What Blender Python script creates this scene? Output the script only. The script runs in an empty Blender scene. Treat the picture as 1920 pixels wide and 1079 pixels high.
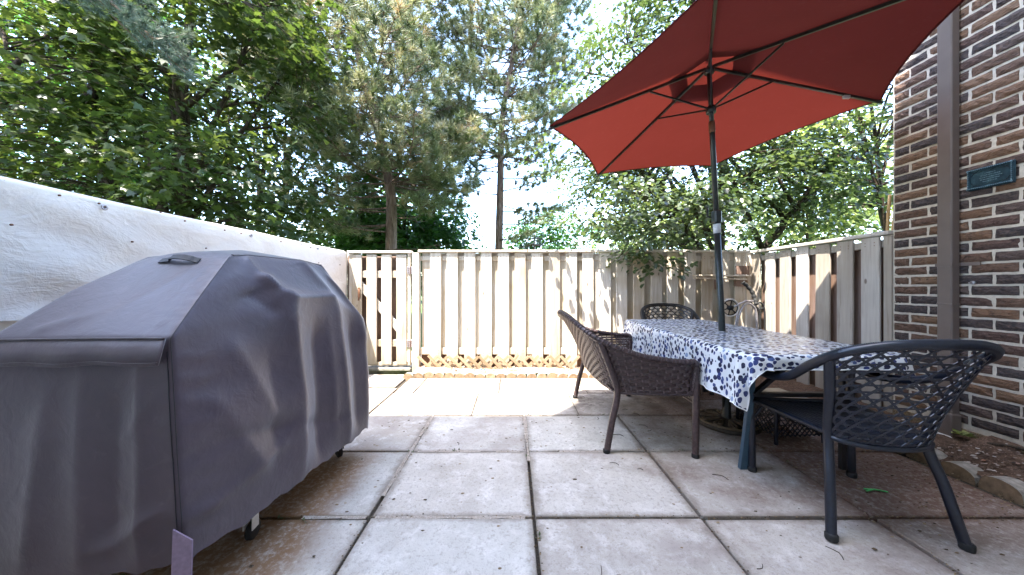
import bpy, bmesh, math, random
import numpy as np
from mathutils import Vector, Matrix, Euler
from math import radians as RD, sin, cos, pi

S = bpy.context.scene
COL = S.collection
random.seed(7)
RNG = np.random.default_rng(11)

# ------------------------------------------------------------------ camera, sky, sun, exposure
FPX = 608.0 / 1920.0            # focal length over picture width
CAMZ = 1.04
cam = bpy.data.objects.new('camera', bpy.data.cameras.new('camera'))
COL.objects.link(cam)
cam.location = (0, 0, CAMZ)
cam.rotation_euler = (RD(90), 0, 0)
cam.data.sensor_width = 36.0
cam.data.lens = 36.0 * FPX
cam.data.clip_start = 0.02
cam.data.clip_end = 1500
S.camera = cam

SUN_DIR = Vector((0.27, 0.30, -1.0)).normalized()      # the way the light travels
w = bpy.data.worlds.new('World'); S.world = w; w.use_nodes = True
nt = w.node_tree
bg = nt.nodes['Background']
sky = nt.nodes.new('ShaderNodeTexSky'); sky.sky_type = 'NISHITA'; sky.sun_disc = False
sky.sun_elevation = math.asin(-SUN_DIR.z)
sky.sun_rotation = math.atan2(-SUN_DIR.x, -SUN_DIR.y)
sky.air_density = 1.0; sky.dust_density = 1.2; sky.ozone_density = 1.2
nt.links.new(sky.outputs[0], bg.inputs[0]); bg.inputs[1].default_value = 0.15
sl = bpy.data.lights.new('sun', 'SUN'); sl.energy = 2.0; sl.angle = RD(0.5); sl.color = (1.0, 0.95, 0.86)
so = bpy.data.objects.new('sun', sl); COL.objects.link(so)
so.rotation_euler = SUN_DIR.to_track_quat('-Z', 'Y').to_euler()
so.location = (-3, -4, 12)
S.view_settings.view_transform = 'Standard'
S.view_settings.look = 'None'
S.view_settings.gamma = 1.0
S.view_settings.use_curve_mapping = False
S.view_settings.exposure = 3.75
S.render.engine = 'CYCLES'
S.cycles.use_denoising = True
S.cycles.max_bounces = 8; S.cycles.diffuse_bounces = 4; S.cycles.transmission_bounces = 4
S.cycles.transparent_max_bounces = 4; S.cycles.glossy_bounces = 2
S.cycles.caustics_reflective = False; S.cycles.caustics_refractive = False

# ------------------------------------------------------------------ helpers
def link(o):
    COL.objects.link(o); return o

def tag(o, label=None, cat=None, group=None, kind=None):
    if label: o['label'] = label
    if cat: o['category'] = cat
    if group: o['group'] = group
    if kind: o['kind'] = kind
    return o

def empty(name, loc, rz=0.0, **k):
    o = link(bpy.data.objects.new(name, None)); o.location = loc; o.rotation_euler = (0, 0, rz)
    o.empty_display_size = 0.1
    return tag(o, **k)

def place(name, me, parent=None, loc=(0, 0, 0), rot=(0, 0, 0), mat=None, **k):
    o = link(bpy.data.objects.new(name, me))
    if mat and not me.materials: me.materials.append(mat)
    o.location = loc; o.rotation_euler = rot
    if parent: o.parent = parent
    return tag(o, **k)

class MB:
    """collects vertices and faces and links them as one mesh"""
    def __init__(s): s.v = []; s.f = []
    def add(s, vs, fs):
        n = len(s.v); s.v += [tuple(p) for p in vs]; s.f += [tuple(i + n for i in f) for f in fs]; return s
    def box(s, c, d, rot=None):
        hx, hy, hz = d[0] / 2, d[1] / 2, d[2] / 2
        vs = [Vector((x * hx, y * hy, z * hz)) for x in (-1, 1) for y in (-1, 1) for z in (-1, 1)]
        if rot is not None: vs = [rot @ p for p in vs]
        return s.add([p + Vector(c) for p in vs], [(0, 1, 3, 2), (4, 6, 7, 5), (0, 4, 5, 1), (2, 3, 7, 6), (0, 2, 6, 4), (1, 5, 7, 3)])
    def bevbox(s, c, d, b, rot=None):
        """box with chamfered edges"""
        bm = bmesh.new(); bmesh.ops.create_cube(bm, size=1.0)
        for p in bm.verts: p.co = Vector((p.co.x * d[0], p.co.y * d[1], p.co.z * d[2]))
        bmesh.ops.bevel(bm, geom=list(bm.edges), offset=b, segments=1, affect='EDGES', profile=0.5)
        bm.verts.index_update()
        R = rot if rot is not None else Matrix.Identity(3)
        s.add([R @ p.co + Vector(c) for p in bm.verts], [[q.index for q in f.verts] for f in bm.faces]); bm.free(); return s
    def bar(s, a, b, wd, th, up=(0, 0, 1)):
        a = Vector(a); b = Vector(b); z = (b - a); L = z.length; z.normalize()
        u = Vector(up)
        if abs(z.dot(u)) > 0.98: u = Vector((1, 0, 0))
        x = u.cross(z).normalized(); y = z.cross(x)
        return s.box((a + b) / 2, (wd, th, L), Matrix((x, y, z)).transposed())
    def tube(s, pts, r, n=8, cap=True, flat=None, nrm=None):
        """tube along points; r a number or list; flat=(wide, thick) makes a band whose thickness lies along nrm"""
        P = np.array([tuple(p) for p in pts], float); m = len(P)
        T = np.gradient(P, axis=0); T /= np.linalg.norm(T, axis=1)[:, None] + 1e-12
        R = np.full(m, r, float) if np.isscalar(r) else np.array(r, float)
        if nrm is not None:
            N = np.array([tuple(q) for q in nrm], float)
            B = np.cross(T, N); B /= np.linalg.norm(B, axis=1)[:, None] + 1e-12
            N = np.cross(B, T)
        else:
            N = np.zeros_like(P); ref = np.array([0, 0, 1.0]) if abs(T[0][2]) < 0.9 else np.array([1.0, 0, 0])
            prev = np.cross(T[0], np.cross(ref, T[0]))
            for i in range(m):
                q = prev - T[i] * prev.dot(T[i]); q /= np.linalg.norm(q) + 1e-12
                N[i] = q; prev = q
            B = np.cross(T, N)
        a = np.arange(n) * 2 * pi / n + (pi / n)
        ca, sa = np.cos(a), np.sin(a)
        if flat: wx, wy = flat[0] / 2 * 1.414, flat[1] / 2 * 1.414
        else: wx = wy = 1.0
        V = P[:, None, :] + (R[:, None, None] if not flat else 1.0) * (B[:, None, :] * (ca * wx)[None, :, None] + N[:, None, :] * (sa * wy)[None, :, None])
        k = len(s.v); s.v += [tuple(q) for q in V.reshape(-1, 3)]
        for i in range(m - 1):
            for j in range(n):
                j2 = (j + 1) % n
                s.f.append((k + i * n + j, k + i * n + j2, k + (i + 1) * n + j2, k + (i + 1) * n + j))
        if cap:
            s.f.append(tuple(k + j for j in reversed(range(n)))); s.f.append(tuple(k + (m - 1) * n + j for j in range(n)))
        return s
    def lathe(s, prof, n=24, c=(0, 0, 0), axis='z'):
        k = len(s.v); m = len(prof)
        for r, z in prof:
            for j in range(n):
                a = 2 * pi * j / n
                p = (r * cos(a), r * sin(a), z)
                if axis == 'x': p = (z, r * cos(a), r * sin(a))
                if axis == 'y': p = (r * cos(a), z, r * sin(a))
                s.v.append((p[0] + c[0], p[1] + c[1], p[2] + c[2]))
        for i in range(m - 1):
            for j in range(n):
                j2 = (j + 1) % n
                s.f.append((k + i * n + j, k + i * n + j2, k + (i + 1) * n + j2, k + (i + 1) * n + j))
        s.f.append(tuple(k + j for j in reversed(range(n)))); s.f.append(tuple(k + (m - 1) * n + j for j in range(n)))
        return s
    def mesh(s, name, mat=None, smooth=False):
        me = bpy.data.meshes.new(name); me.from_pydata(s.v, [], s.f)
        if mat: me.materials.append(mat)
        if smooth: me.polygons.foreach_set('use_smooth', [True] * len(me.polygons))
        me.update(); return me
    def build(s, name, mat, parent=None, smooth=False, loc=(0, 0, 0), rot=(0, 0, 0), **k):
        return place(name, s.mesh(name, mat, smooth), parent, loc, rot, **k)

def np_mesh(name, V, F, mat, attr=None, smooth=False, uv=None):
    """V (n,3), F (m,k) equal sized faces, attr: per face float 'rnd'"""
    me = bpy.data.meshes.new(name)
    V = np.ascontiguousarray(V, dtype=np.float32); F = np.ascontiguousarray(F, dtype=np.int32)
    m, k = F.shape
    me.vertices.add(len(V)); me.vertices.foreach_set('co', V.ravel())
    me.loops.add(m * k); me.loops.foreach_set('vertex_index', F.ravel())
    me.polygons.add(m)
    me.polygons.foreach_set('loop_start', np.arange(0, m * k, k, dtype=np.int32))
    if smooth: me.polygons.foreach_set('use_smooth', np.ones(m, dtype=bool))
    if attr is not None:
        a = me.attributes.new('rnd', 'FLOAT', 'FACE'); a.data.foreach_set('value', np.ascontiguousarray(attr, dtype=np.float32))
    if uv is not None:
        l = me.uv_layers.new(name='UVMap'); l.data.foreach_set('uv', np.ascontiguousarray(uv[F.ravel()], dtype=np.float32).ravel())
    me.materials.append(mat); me.update(); me.validate(); return me

def catmull(pts, n):
    """smooth curve through points, n samples in all"""
    P = np.array([tuple(p) for p in pts], float)
    P = np.vstack([2 * P[0] - P[1], P, 2 * P[-1] - P[-2]])
    k = len(P) - 3; out = []
    for t in np.linspace(0, k - 1e-6, n):
        i = int(t); u = t - i
        a, b, c, d = P[i:i + 4]
        out.append(0.5 * (2 * b + (c - a) * u + (2 * a - 5 * b + 4 * c - d) * u * u + (3 * b - a - 3 * c + d) * u ** 3))
    return np.array(out)

# ------------------------------------------------------------------ materials
class NT:
    def __init__(s, name):
        s.m = bpy.data.materials.new(name); s.m.use_nodes = True
        s.t = s.m.node_tree; s.b = s.t.nodes['Principled BSDF']; s.out = s.t.nodes['Material Output']
    def n(s, typ, **k):
        q = s.t.nodes.new('ShaderNode' + typ)
        for a, v in k.items():
            if a.startswith('i_'):
                q.inputs[a[2:].replace('_', ' ')].default_value = v
            else: setattr(q, a, v)
        return q
    def l(s, a, b): s.t.links.new(a, b); return b
    def coord(s, kind='Object', scale=(1, 1, 1), rand=False):
        tc = s.n('TexCoord'); mp = s.n('Mapping'); mp.inputs['Scale'].default_value = scale
        s.l(tc.outputs[kind], mp.inputs['Vector'])
        if rand:
            oi = s.n('ObjectInfo'); mu = s.n('Math', operation='MULTIPLY'); mu.inputs[1].default_value = 57.0
            s.l(oi.outputs['Random'], mu.inputs[0]); s.l(mu.outputs[0], mp.inputs['Location'])
        return mp.outputs[0]
    def noise(s, vec, scale, detail=4, rough=0.55, dist=0.0):
        q = s.n('TexNoise'); q.inputs['Scale'].default_value = scale; q.inputs['Detail'].default_value = detail
        q.inputs['Roughness'].default_value = rough; q.inputs['Distortion'].default_value = dist
        s.l(vec, q.inputs['Vector']); return q.outputs[0]
    def ramp(s, fac, stops, interp='LINEAR'):
        q = s.n('ValToRGB'); q.color_ramp.interpolation = interp
        e = q.color_ramp.elements
        while len(e) < len(stops): e.new(0.5)
        for x, (p, c) in zip(e, stops):
            x.position = p; x.color = (c if hasattr(c, '__len__') else (c, c, c)) + ((1,) if not hasattr(c, '__len__') or len(c) == 3 else ())
        s.l(fac, q.inputs[0]); return q.outputs[0]
    def mix(s, fac, a, b, mode='MIX'):
        q = s.n('Mix', data_type='RGBA', blend_type=mode)
        for sock, v in ((q.inputs[0], fac), (q.inputs[6], a), (q.inputs[7], b)):
            if isinstance(v, bpy.types.NodeSocket): s.l(v, sock)
            elif hasattr(v, '__len__'): sock.default_value = tuple(v) + (1,)
            else: sock.default_value = v
        return q.outputs[2]
    def math(s, op, a, b=0.0, clamp=False):
        q = s.n('Math', operation=op); q.use_clamp = clamp
        for sock, v in ((q.inputs[0], a), (q.inputs[1], b)):
            if isinstance(v, bpy.types.NodeSocket): s.l(v, sock)
            else: sock.default_value = v
        return q.outputs[0]
    def bump(s, h, strength=0.3, dist=0.01, prev=None):
        q = s.n('Bump'); q.inputs['Strength'].default_value = strength; q.inputs['Distance'].default_value = dist
        s.l(h, q.inputs['Height'])
        if prev is not None: s.l(prev, q.inputs['Normal'])
        s.l(q.outputs[0], s.b.inputs['Normal']); return q.outputs[0]
    def base(s, c, rough=0.7, spec=0.3, metal=0.0):
        if isinstance(c, bpy.types.NodeSocket): s.l(c, s.b.inputs['Base Color'])
        else: s.b.inputs['Base Color'].default_value = tuple(c) + (1,)
        if isinstance(rough, bpy.types.NodeSocket): s.l(rough, s.b.inputs['Roughness'])
        else: s.b.inputs['Roughness'].default_value = rough
        s.b.inputs['Specular IOR Level'].default_value = spec; s.b.inputs['Metallic'].default_value = metal
    def translucent(s, c, fac, nrm=None):
        """let light through: mixes the principled surface with a translucent one"""
        t = s.n('BsdfTranslucent'); mx = s.n('MixShader'); mx.inputs[0].default_value = fac
        if isinstance(c, bpy.types.NodeSocket): s.l(c, t.inputs[0])
        else: t.inputs[0].default_value = tuple(c) + (1,)
        if nrm is not None: s.l(nrm, t.inputs['Normal'])
        s.l(s.b.outputs[0], mx.inputs[1]); s.l(t.outputs[0], mx.inputs[2]); s.l(mx.outputs[0], s.out.inputs[0])

def m_simple(name, c, rough=0.6, spec=0.3, metal=0.0, var=0.25, scale=20, bump=0.1):
    k = NT(name); v = k.coord('Object', rand=True); n = k.noise(v, scale)
    lo = tuple(x * (1 - var) for x in c); hi = tuple(min(1, x * (1 + var)) for x in c)
    k.base(k.ramp(n, [(0.3, lo), (0.7, hi)]), rough, spec, metal)
    if bump: k.bump(n, bump, 0.004)
    return k.m

def m_wood(name, pale, mid, dark, stain, tint=0.9):
    k = NT(name)
    v = k.coord('Object', (28, 28, 1.6), rand=True)
    g = k.noise(v, 1.5, 6, 0.6, 0.6)
    v2 = k.coord('Object', (1, 1, 1), rand=True)
    blot = k.noise(v2, 2.2, 3)
    fine = k.noise(k.coord('Object', (160, 160, 6), rand=True), 1.0, 3)
    c = k.ramp(g, [(0.25, dark), (0.45, mid), (0.7, pale)])
    c = k.mix(k.ramp(blot, [(0.46, 0.0), (0.70, 0.75)]), c, stain)
    oi = k.n('ObjectInfo')
    c = k.mix(tint, c, k.ramp(oi.outputs['Random'], [(0, (0.66, 0.60, 0.52)), (0.5, (0.95, 0.93, 0.9)), (1, (1.0, 0.98, 0.95))]), 'MULTIPLY')
    # knots
    vo = k.n('TexVoronoi', feature='F1'); vo.inputs['Scale'].default_value = 3.2
    k.l(k.coord('Object', (2.2, 2.2, 1.0), rand=True), vo.inputs['Vector'])
    kn = k.ramp(vo.outputs['Distance'], [(0.05, 1.0), (0.09, 0.0)])
    c = k.mix(k.math('MULTIPLY', kn, 0.7), c, (0.09, 0.05, 0.03))
    gz = k.n('SeparateXYZ'); k.l(k.n('NewGeometry').outputs['Position'], gz.inputs[0])
    sp = k.math('ADD', gz.outputs[2], k.math('MULTIPLY', k.math('SUBTRACT', k.noise(k.coord('Object', (9, 9, 2), rand=True), 1.0, 4), 0.5), 0.7))
    c = k.mix(k.ramp(sp, [(0.10, 0.65), (0.42, 0.0)]), c, tuple(0.72 * q for q in stain))          # splashed soil low on the boards
    k.base(c, 0.85, 0.15)
    b = k.bump(g, 0.25, 0.004); k.bump(fine, 0.25, 0.002, b)
    return k.m

M = {}
M['wood'] = m_wood('weathered_pale_wood', (0.72, 0.685, 0.635), (0.62, 0.575, 0.515), (0.40, 0.335, 0.26), (0.53, 0.42, 0.28))
M['wood_grey'] = m_wood('weathered_grey_wood', (0.66, 0.62, 0.57), (0.57, 0.525, 0.48), (0.36, 0.31, 0.27), (0.47, 0.42, 0.37))
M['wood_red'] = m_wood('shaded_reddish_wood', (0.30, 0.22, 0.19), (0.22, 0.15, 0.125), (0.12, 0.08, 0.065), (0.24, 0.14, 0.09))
M['whiteboard'] = m_wood('white_painted_wood', (0.80, 0.79, 0.76), (0.76, 0.74, 0.71), (0.66, 0.63, 0.59), (0.74, 0.71, 0.66), 0.25)
M['lattice'] = m_wood('tan_lattice_wood', (0.55, 0.46, 0.36), (0.42, 0.33, 0.24), (0.25, 0.17, 0.11), (0.35, 0.24, 0.15))
M['bamboo'] = m_simple('tan_pole_wood', (0.42, 0.27, 0.12), 0.5, 0.4, var=0.3, scale=8)

def m_concrete():
    k = NT('patio_concrete'); v = k.coord('Object', rand=True)
    gp = k.n('NewGeometry').outputs['Position']
    a = k.noise(v, 3.0, 5, 0.6); b = k.noise(v, 60, 4, 0.7); c = k.noise(v, 260, 2, 0.6); d = k.noise(v, 11, 6, 0.72, 0.4)
    col = k.ramp(a, [(0.25, (0.42, 0.385, 0.345)), (0.5, (0.55, 0.52, 0.475)), (0.75, (0.66, 0.63, 0.585))])
    oi = k.n('ObjectInfo')
    col = k.mix(1.0, col, k.ramp(oi.outputs['Random'], [(0, (0.74, 0.71, 0.69)), (0.35, (0.93, 0.89, 0.86)), (0.7, (0.88, 0.88, 0.88)), (1, (1, 1, 0.98))]), 'MULTIPLY')
    col = k.mix(k.ramp(d, [(0.50, 0.0), (0.72, 0.6)]), col, (0.74, 0.70, 0.665))          # pale efflorescence
    col = k.mix(k.ramp(b, [(0.30, 0.55), (0.48, 0.0)]), col, (0.22, 0.19, 0.165))          # pitting
    col = k.mix(k.ramp(c, [(0.30, 0.35), (0.45, 0.0)]), col, (0.16, 0.13, 0.11))
    tc = k.n('TexCoord'); sg = k.n('SeparateXYZ'); k.l(tc.outputs['Generated'], sg.inputs[0])
    ed = k.math('MINIMUM', k.math('MINIMUM', sg.outputs[0], k.math('SUBTRACT', 1.0, sg.outputs[0])), k.math('MINIMUM', sg.outputs[1], k.math('SUBTRACT', 1.0, sg.outputs[1])))
    ed = k.math('ADD', ed, k.math('MULTIPLY', k.math('SUBTRACT', k.noise(v, 9, 5, 0.75), 0.5), 0.16))
    col = k.mix(k.ramp(ed, [(0.0, 0.7), (0.055, 0.0)]), col, (0.20, 0.165, 0.13))
    col = k.mix(k.ramp(k.noise(v, 1.6, 6, 0.7, 0.6), [(0.52, 0.0), (0.66, 0.45)]), col, (0.30, 0.25, 0.225))
    # earth trodden in near the planting bed and about the table
    sx = k.n('SeparateXYZ'); k.l(gp, sx.inputs[0])
    X, Y = sx.outputs[0], sx.outputs[1]
    wob = k.noise(gp, 1.7, 4, 0.6)
    e = k.math('ADD', k.math('MULTIPLY', X, 0.78), k.math('MULTIPLY', wob, 1.9))
    yy = k.n('MapRange', interpolation_type='SMOOTHSTEP'); yy.inputs[1].default_value = 1.05; yy.inputs[2].default_value = 1.9
    k.l(k.math('ADD', Y, k.math('MULTIPLY', wob, 0.5)), yy.inputs[0])
    dirt = k.n('MapRange', interpolation_type='SMOOTHSTEP'); dirt.inputs[1].default_value = 1.50; dirt.inputs[2].default_value = 2.35
    k.l(e, dirt.inputs[0])
    gr = k.ramp(k.noise(gp, 38, 5, 0.75), [(0.28, 0.35), (0.52, 1.0)])
    f = k.math('MULTIPLY', k.math('MULTIPLY', dirt.outputs[0], yy.outputs[0]), gr, clamp=True)
    col = k.mix(k.math('MULTIPLY', f, 0.9), col, (0.115, 0.055, 0.035))
    # browner slabs under the grill
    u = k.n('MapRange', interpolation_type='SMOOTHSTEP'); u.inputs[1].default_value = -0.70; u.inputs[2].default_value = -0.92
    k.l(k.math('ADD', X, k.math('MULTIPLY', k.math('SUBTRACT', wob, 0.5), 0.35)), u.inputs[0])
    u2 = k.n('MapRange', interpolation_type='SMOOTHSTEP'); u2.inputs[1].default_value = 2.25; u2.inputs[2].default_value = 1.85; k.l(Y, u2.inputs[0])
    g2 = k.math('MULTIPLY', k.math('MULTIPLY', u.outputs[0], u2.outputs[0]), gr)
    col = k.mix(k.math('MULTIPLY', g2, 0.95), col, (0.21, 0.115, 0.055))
    # brown dusty film on the far slabs, darkened further to offset strong sunlight
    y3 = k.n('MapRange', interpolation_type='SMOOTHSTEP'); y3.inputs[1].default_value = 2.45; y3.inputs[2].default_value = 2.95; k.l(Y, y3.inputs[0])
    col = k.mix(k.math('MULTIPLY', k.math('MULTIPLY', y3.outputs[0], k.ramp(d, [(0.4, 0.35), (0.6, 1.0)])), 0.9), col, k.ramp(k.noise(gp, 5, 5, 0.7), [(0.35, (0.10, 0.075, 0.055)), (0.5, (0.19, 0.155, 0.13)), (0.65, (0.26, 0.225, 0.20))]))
    k.base(col, 0.9, 0.15)
    q = k.bump(b, 0.35, 0.004); k.bump(c, 0.3, 0.002, q)
    return k.m
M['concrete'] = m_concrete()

def m_ground(name, c1, c2, c3, s=18):
    k = NT(name); v = k.coord('Object'); n = k.noise(v, s, 6, 0.7); n2 = k.noise(v, s * 7, 3, 0.6)
    c = k.ramp(n, [(0.3, c1), (0.5, c2), (0.7, c3)])
    c = k.mix(k.ramp(n2, [(0.55, 0.0), (0.66, 0.7)]), c, tuple(min(1, x * 1.9) for x in c3))
    k.base(c, 0.95, 0.1); k.bump(n2, 0.6, 0.01); return k.m
M['soil'] = m_ground('bed_soil', (0.055, 0.036, 0.027), (0.105, 0.066, 0.046), (0.165, 0.11, 0.08))
M['soil_pale'] = m_ground('dry_pale_soil', (0.24, 0.17, 0.12), (0.36, 0.26, 0.19), (0.48, 0.37, 0.28))
M['joint'] = m_ground('joint_dirt', (0.035, 0.03, 0.024), (0.06, 0.05, 0.04), (0.10, 0.085, 0.065), 40)
M['joint_sand'] = m_ground('joint_sand', (0.28, 0.23, 0.19), (0.36, 0.31, 0.26), (0.44, 0.39, 0.34), 40)
M['lawn'] = m_ground('lawn_ground', (0.04, 0.07, 0.02), (0.06, 0.10, 0.03), (0.10, 0.13, 0.05), 3)
M['edging'] = m_simple('edging_concrete', (0.31, 0.28, 0.24), 0.9, 0.15, var=0.35, scale=30, bump=0.5)
M['edging_brown'] = m_simple('edging_brown_concrete', (0.26, 0.18, 0.115), 0.9, 0.15, var=0.3, scale=30, bump=0.5)

def m_brick():
    k = NT('dark_rug_brick'); oi = k.n('ObjectInfo')
    c = k.ramp(oi.outputs['Random'], [(0.0, (0.054, 0.045, 0.048)), (0.20, (0.092, 0.052, 0.043)), (0.36, (0.135, 0.075, 0.050)),
                                      (0.52, (0.062, 0.047, 0.047)), (0.66, (0.185, 0.10, 0.058)), (0.80, (0.10, 0.068, 0.060)), (0.93, (0.21, 0.12, 0.07))], 'CONSTANT')
    v = k.coord('Object', (10, 14, 42), rand=True)
    n = k.noise(v, 1.3, 5, 0.6, 1.5); n2 = k.noise(k.coord('Object', (40, 40, 60), rand=True), 1.5, 4)
    c = k.mix(k.ramp(n2, [(0.4, 0.0), (0.75, 0.55)]), c, (0.20, 0.135, 0.10))
    c = k.mix(k.ramp(n, [(0.28, 0.8), (0.5, 0.0)]), c, (0.022, 0.018, 0.018))
    k.base(c, 0.7, 0.3); b = k.bump(n, 1.0, 0.014); k.bump(n2, 0.4, 0.003, b); return k.m
M['brick'] = m_brick()
M['mortar'] = m_simple('cream_mortar', (0.60, 0.53, 0.44), 0.95, 0.1, var=0.15, scale=35, bump=0.5)

def m_brickwall_far():
    k = NT('brickwork_plain'); v = k.coord('Object'); t = k.n('TexBrick')
    t.inputs['Scale'].default_value = 1.0; t.inputs['Brick Width'].default_value = 0.21; t.inputs['Row Height'].default_value = 0.07; t.inputs['Mortar Size'].default_value = 0.008
    t.inputs['Color1'].default_value = (0.12, 0.075, 0.055, 1); t.inputs['Color2'].default_value = (0.06, 0.05, 0.05, 1); t.inputs['Mortar'].default_value = (0.5, 0.46, 0.4, 1)
    sx = k.n('SeparateXYZ'); k.l(v, sx.inputs[0]); cb = k.n('CombineXYZ')
    k.l(k.math('ADD', sx.outputs[0], sx.outputs[1]), cb.inputs[0]); k.l(sx.outputs[2], cb.inputs[1]); k.l(cb.outputs[0], t.inputs['Vector'])
    k.base(t.outputs[0], 0.8, 0.2); return k.m
M['brickfar'] = m_brickwall_far()
M['bounce_siding'] = m_simple('pale_bounce_siding', (0.82, 0.77, 0.68), 0.7, 0.3, var=0.04, scale=4, bump=0.05)  # pale colour chosen to bounce fill light onto the patio

def m_tarp():
    k = NT('white_tarpaulin'); v = k.coord('Object')
    n = k.noise(k.coord('Object', (1, 1, 2.2)), 2.2, 5, 0.6, 0.8); f = k.noise(v, 14, 5, 0.65, 1.0); d = k.noise(v, 45, 3)
    c = k.ramp(n, [(0.3, (0.72, 0.655, 0.615)), (0.55, (0.82, 0.775, 0.74)), (0.75, (0.85, 0.825, 0.795))])
    c = k.mix(k.ramp(d, [(0.70, 0.0), (0.76, 0.6)]), c, (0.30, 0.25, 0.20))
    k.base(c, 0.45, 0.4); cr = k.math('ABSOLUTE', k.math('SUBTRACT', k.noise(k.coord('Object', (1, 1.0, 1.4)), 7, 5, 0.6, 1.2), 0.5)); b = k.bump(k.ramp(cr, [(0.0, 1.0), (0.16, 0.0)]), 0.10, 0.012); b = k.bump(f, 0.3, 0.02, b); k.bump(n, 0.4, 0.05, b)
    k.translucent((0.75, 0.70, 0.66), 0.22); return k.m
M['tarp'] = m_tarp()

def m_cover():
    k = NT('grey_brown_cover_fabric'); v = k.coord('Object')
    n = k.noise(v, 3.0, 5, 0.6, 0.5); w1 = k.noise(v, 420, 2); f = k.noise(v, 16, 5, 0.6, 0.7)
    c = k.ramp(n, [(0.3, (0.040, 0.027, 0.040)), (0.7, (0.064, 0.044, 0.061))])
    c = k.mix(k.ramp(f, [(0.6, 0.0), (0.8, 0.25)]), c, (0.16, 0.13, 0.145))
    k.base(c, 0.45, 0.5); cr = k.math('ABSOLUTE', k.math('SUBTRACT', k.noise(v, 5.5, 4, 0.55, 0.8), 0.5)); b = k.bump(k.ramp(cr, [(0.0, 1.0), (0.10, 0.0)]), 0.07, 0.006); b = k.bump(f, 0.22, 0.010, b); k.bump(w1, 0.15, 0.0015, b)
    k.b.inputs['Sheen Weight'].default_value = 0.35; k.b.inputs['Sheen Roughness'].default_value = 0.5
    return k.m
M['cover'] = m_cover()
M['strap'] = m_simple('mauve_strap', (0.24, 0.18, 0.25), 0.7, 0.3, var=0.15, scale=60)
M['black_fabric'] = m_simple('black_webbing', (0.02, 0.02, 0.025), 0.6, 0.4, scale=80)

def m_canopy():
    k = NT('red_canopy_fabric'); v = k.coord('Object')
    n = k.noise(v, 2.5, 4); w1 = k.noise(v, 300, 2)
    c = k.ramp(n, [(0.3, (0.135, 0.025, 0.028)), (0.7, (0.165, 0.031, 0.034))])
    c = k.mix(k.ramp(k.noise(v, 26, 4), [(0.58, 0.0), (0.75, 0.15)]), c, (0.20, 0.10, 0.11))
    k.base(c, 0.8, 0.15); k.bump(w1, 0.15, 0.001)
    k.translucent((0.066, 0.0098, 0.0066), 0.42); return k.m
M['canopy'] = m_canopy()
M['pole'] = m_simple('black_green_metal', (0.018, 0.024, 0.023), 0.35, 0.5, var=0.2, scale=30, bump=0.03)
M['bronze'] = m_simple('bronze_cast_iron', (0.16, 0.115, 0.07), 0.55, 0.5, 0.3, var=0.3, scale=40, bump=0.3)
M['dark_iron'] = m_simple('dark_cast_iron', (0.06, 0.048, 0.036), 0.6, 0.4, 0.2, var=0.3, scale=40, bump=0.3)
M['tape'] = m_simple('pale_tape', (0.55, 0.56, 0.58), 0.5, 0.4, var=0.2, scale=50)
M['copper'] = m_simple('brown_joint', (0.16, 0.07, 0.04), 0.5, 0.5, 0.2)
M['wicker_brown'] = m_simple('brown_resin_wicker', (0.050, 0.030, 0.030), 0.40, 0.5, var=0.45, scale=60, bump=0.1)
M['wicker_stake'] = m_simple('highlit_brown_wicker_stakes', (0.12, 0.085, 0.085), 0.40, 0.5, var=0.4, scale=60, bump=0.1)  # lighter than the strands: the stakes' highlights are put into this colour
M['wicker_black'] = m_simple('blue_black_resin_wicker', (0.005, 0.008, 0.017), 0.30, 0.6, var=0.35, scale=60, bump=0.1)
M['wicker_grey'] = m_simple('charcoal_resin_wicker', (0.022, 0.019, 0.018), 0.45, 0.5, var=0.35, scale=60, bump=0.1)
M['black_metal'] = m_simple('black_table_metal', (0.022, 0.022, 0.024), 0.4, 0.5, var=0.2)
M['lit_leg_metal'] = m_simple('lit_blue_table_metal', (0.035, 0.075, 0.11), 0.45, 0.5, var=0.15)  # table metal with the light on the near left leg put into its colour
M['downpipe'] = m_simple('brown_painted_aluminium', (0.145, 0.112, 0.098), 0.4, 0.5, var=0.08, scale=8, bump=0.02)
M['steel'] = m_simple('galvanised_steel', (0.42, 0.40, 0.42), 0.4, 0.5, 0.7, var=0.25, scale=60)
M['rust'] = m_simple('rusted_steel', (0.20, 0.10, 0.06), 0.7, 0.3, 0.3, var=0.4, scale=50)
M['rubber'] = m_simple('black_rubber', (0.02, 0.02, 0.02), 0.7, 0.3)
M['white_plastic'] = m_simple('off_white_plastic', (0.62, 0.60, 0.57), 0.5, 0.4, var=0.15)
M['found'] = m_ground('rough_foundation_concrete', (0.12, 0.085, 0.05), (0.20, 0.145, 0.09), (0.30, 0.23, 0.15), 30)

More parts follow.
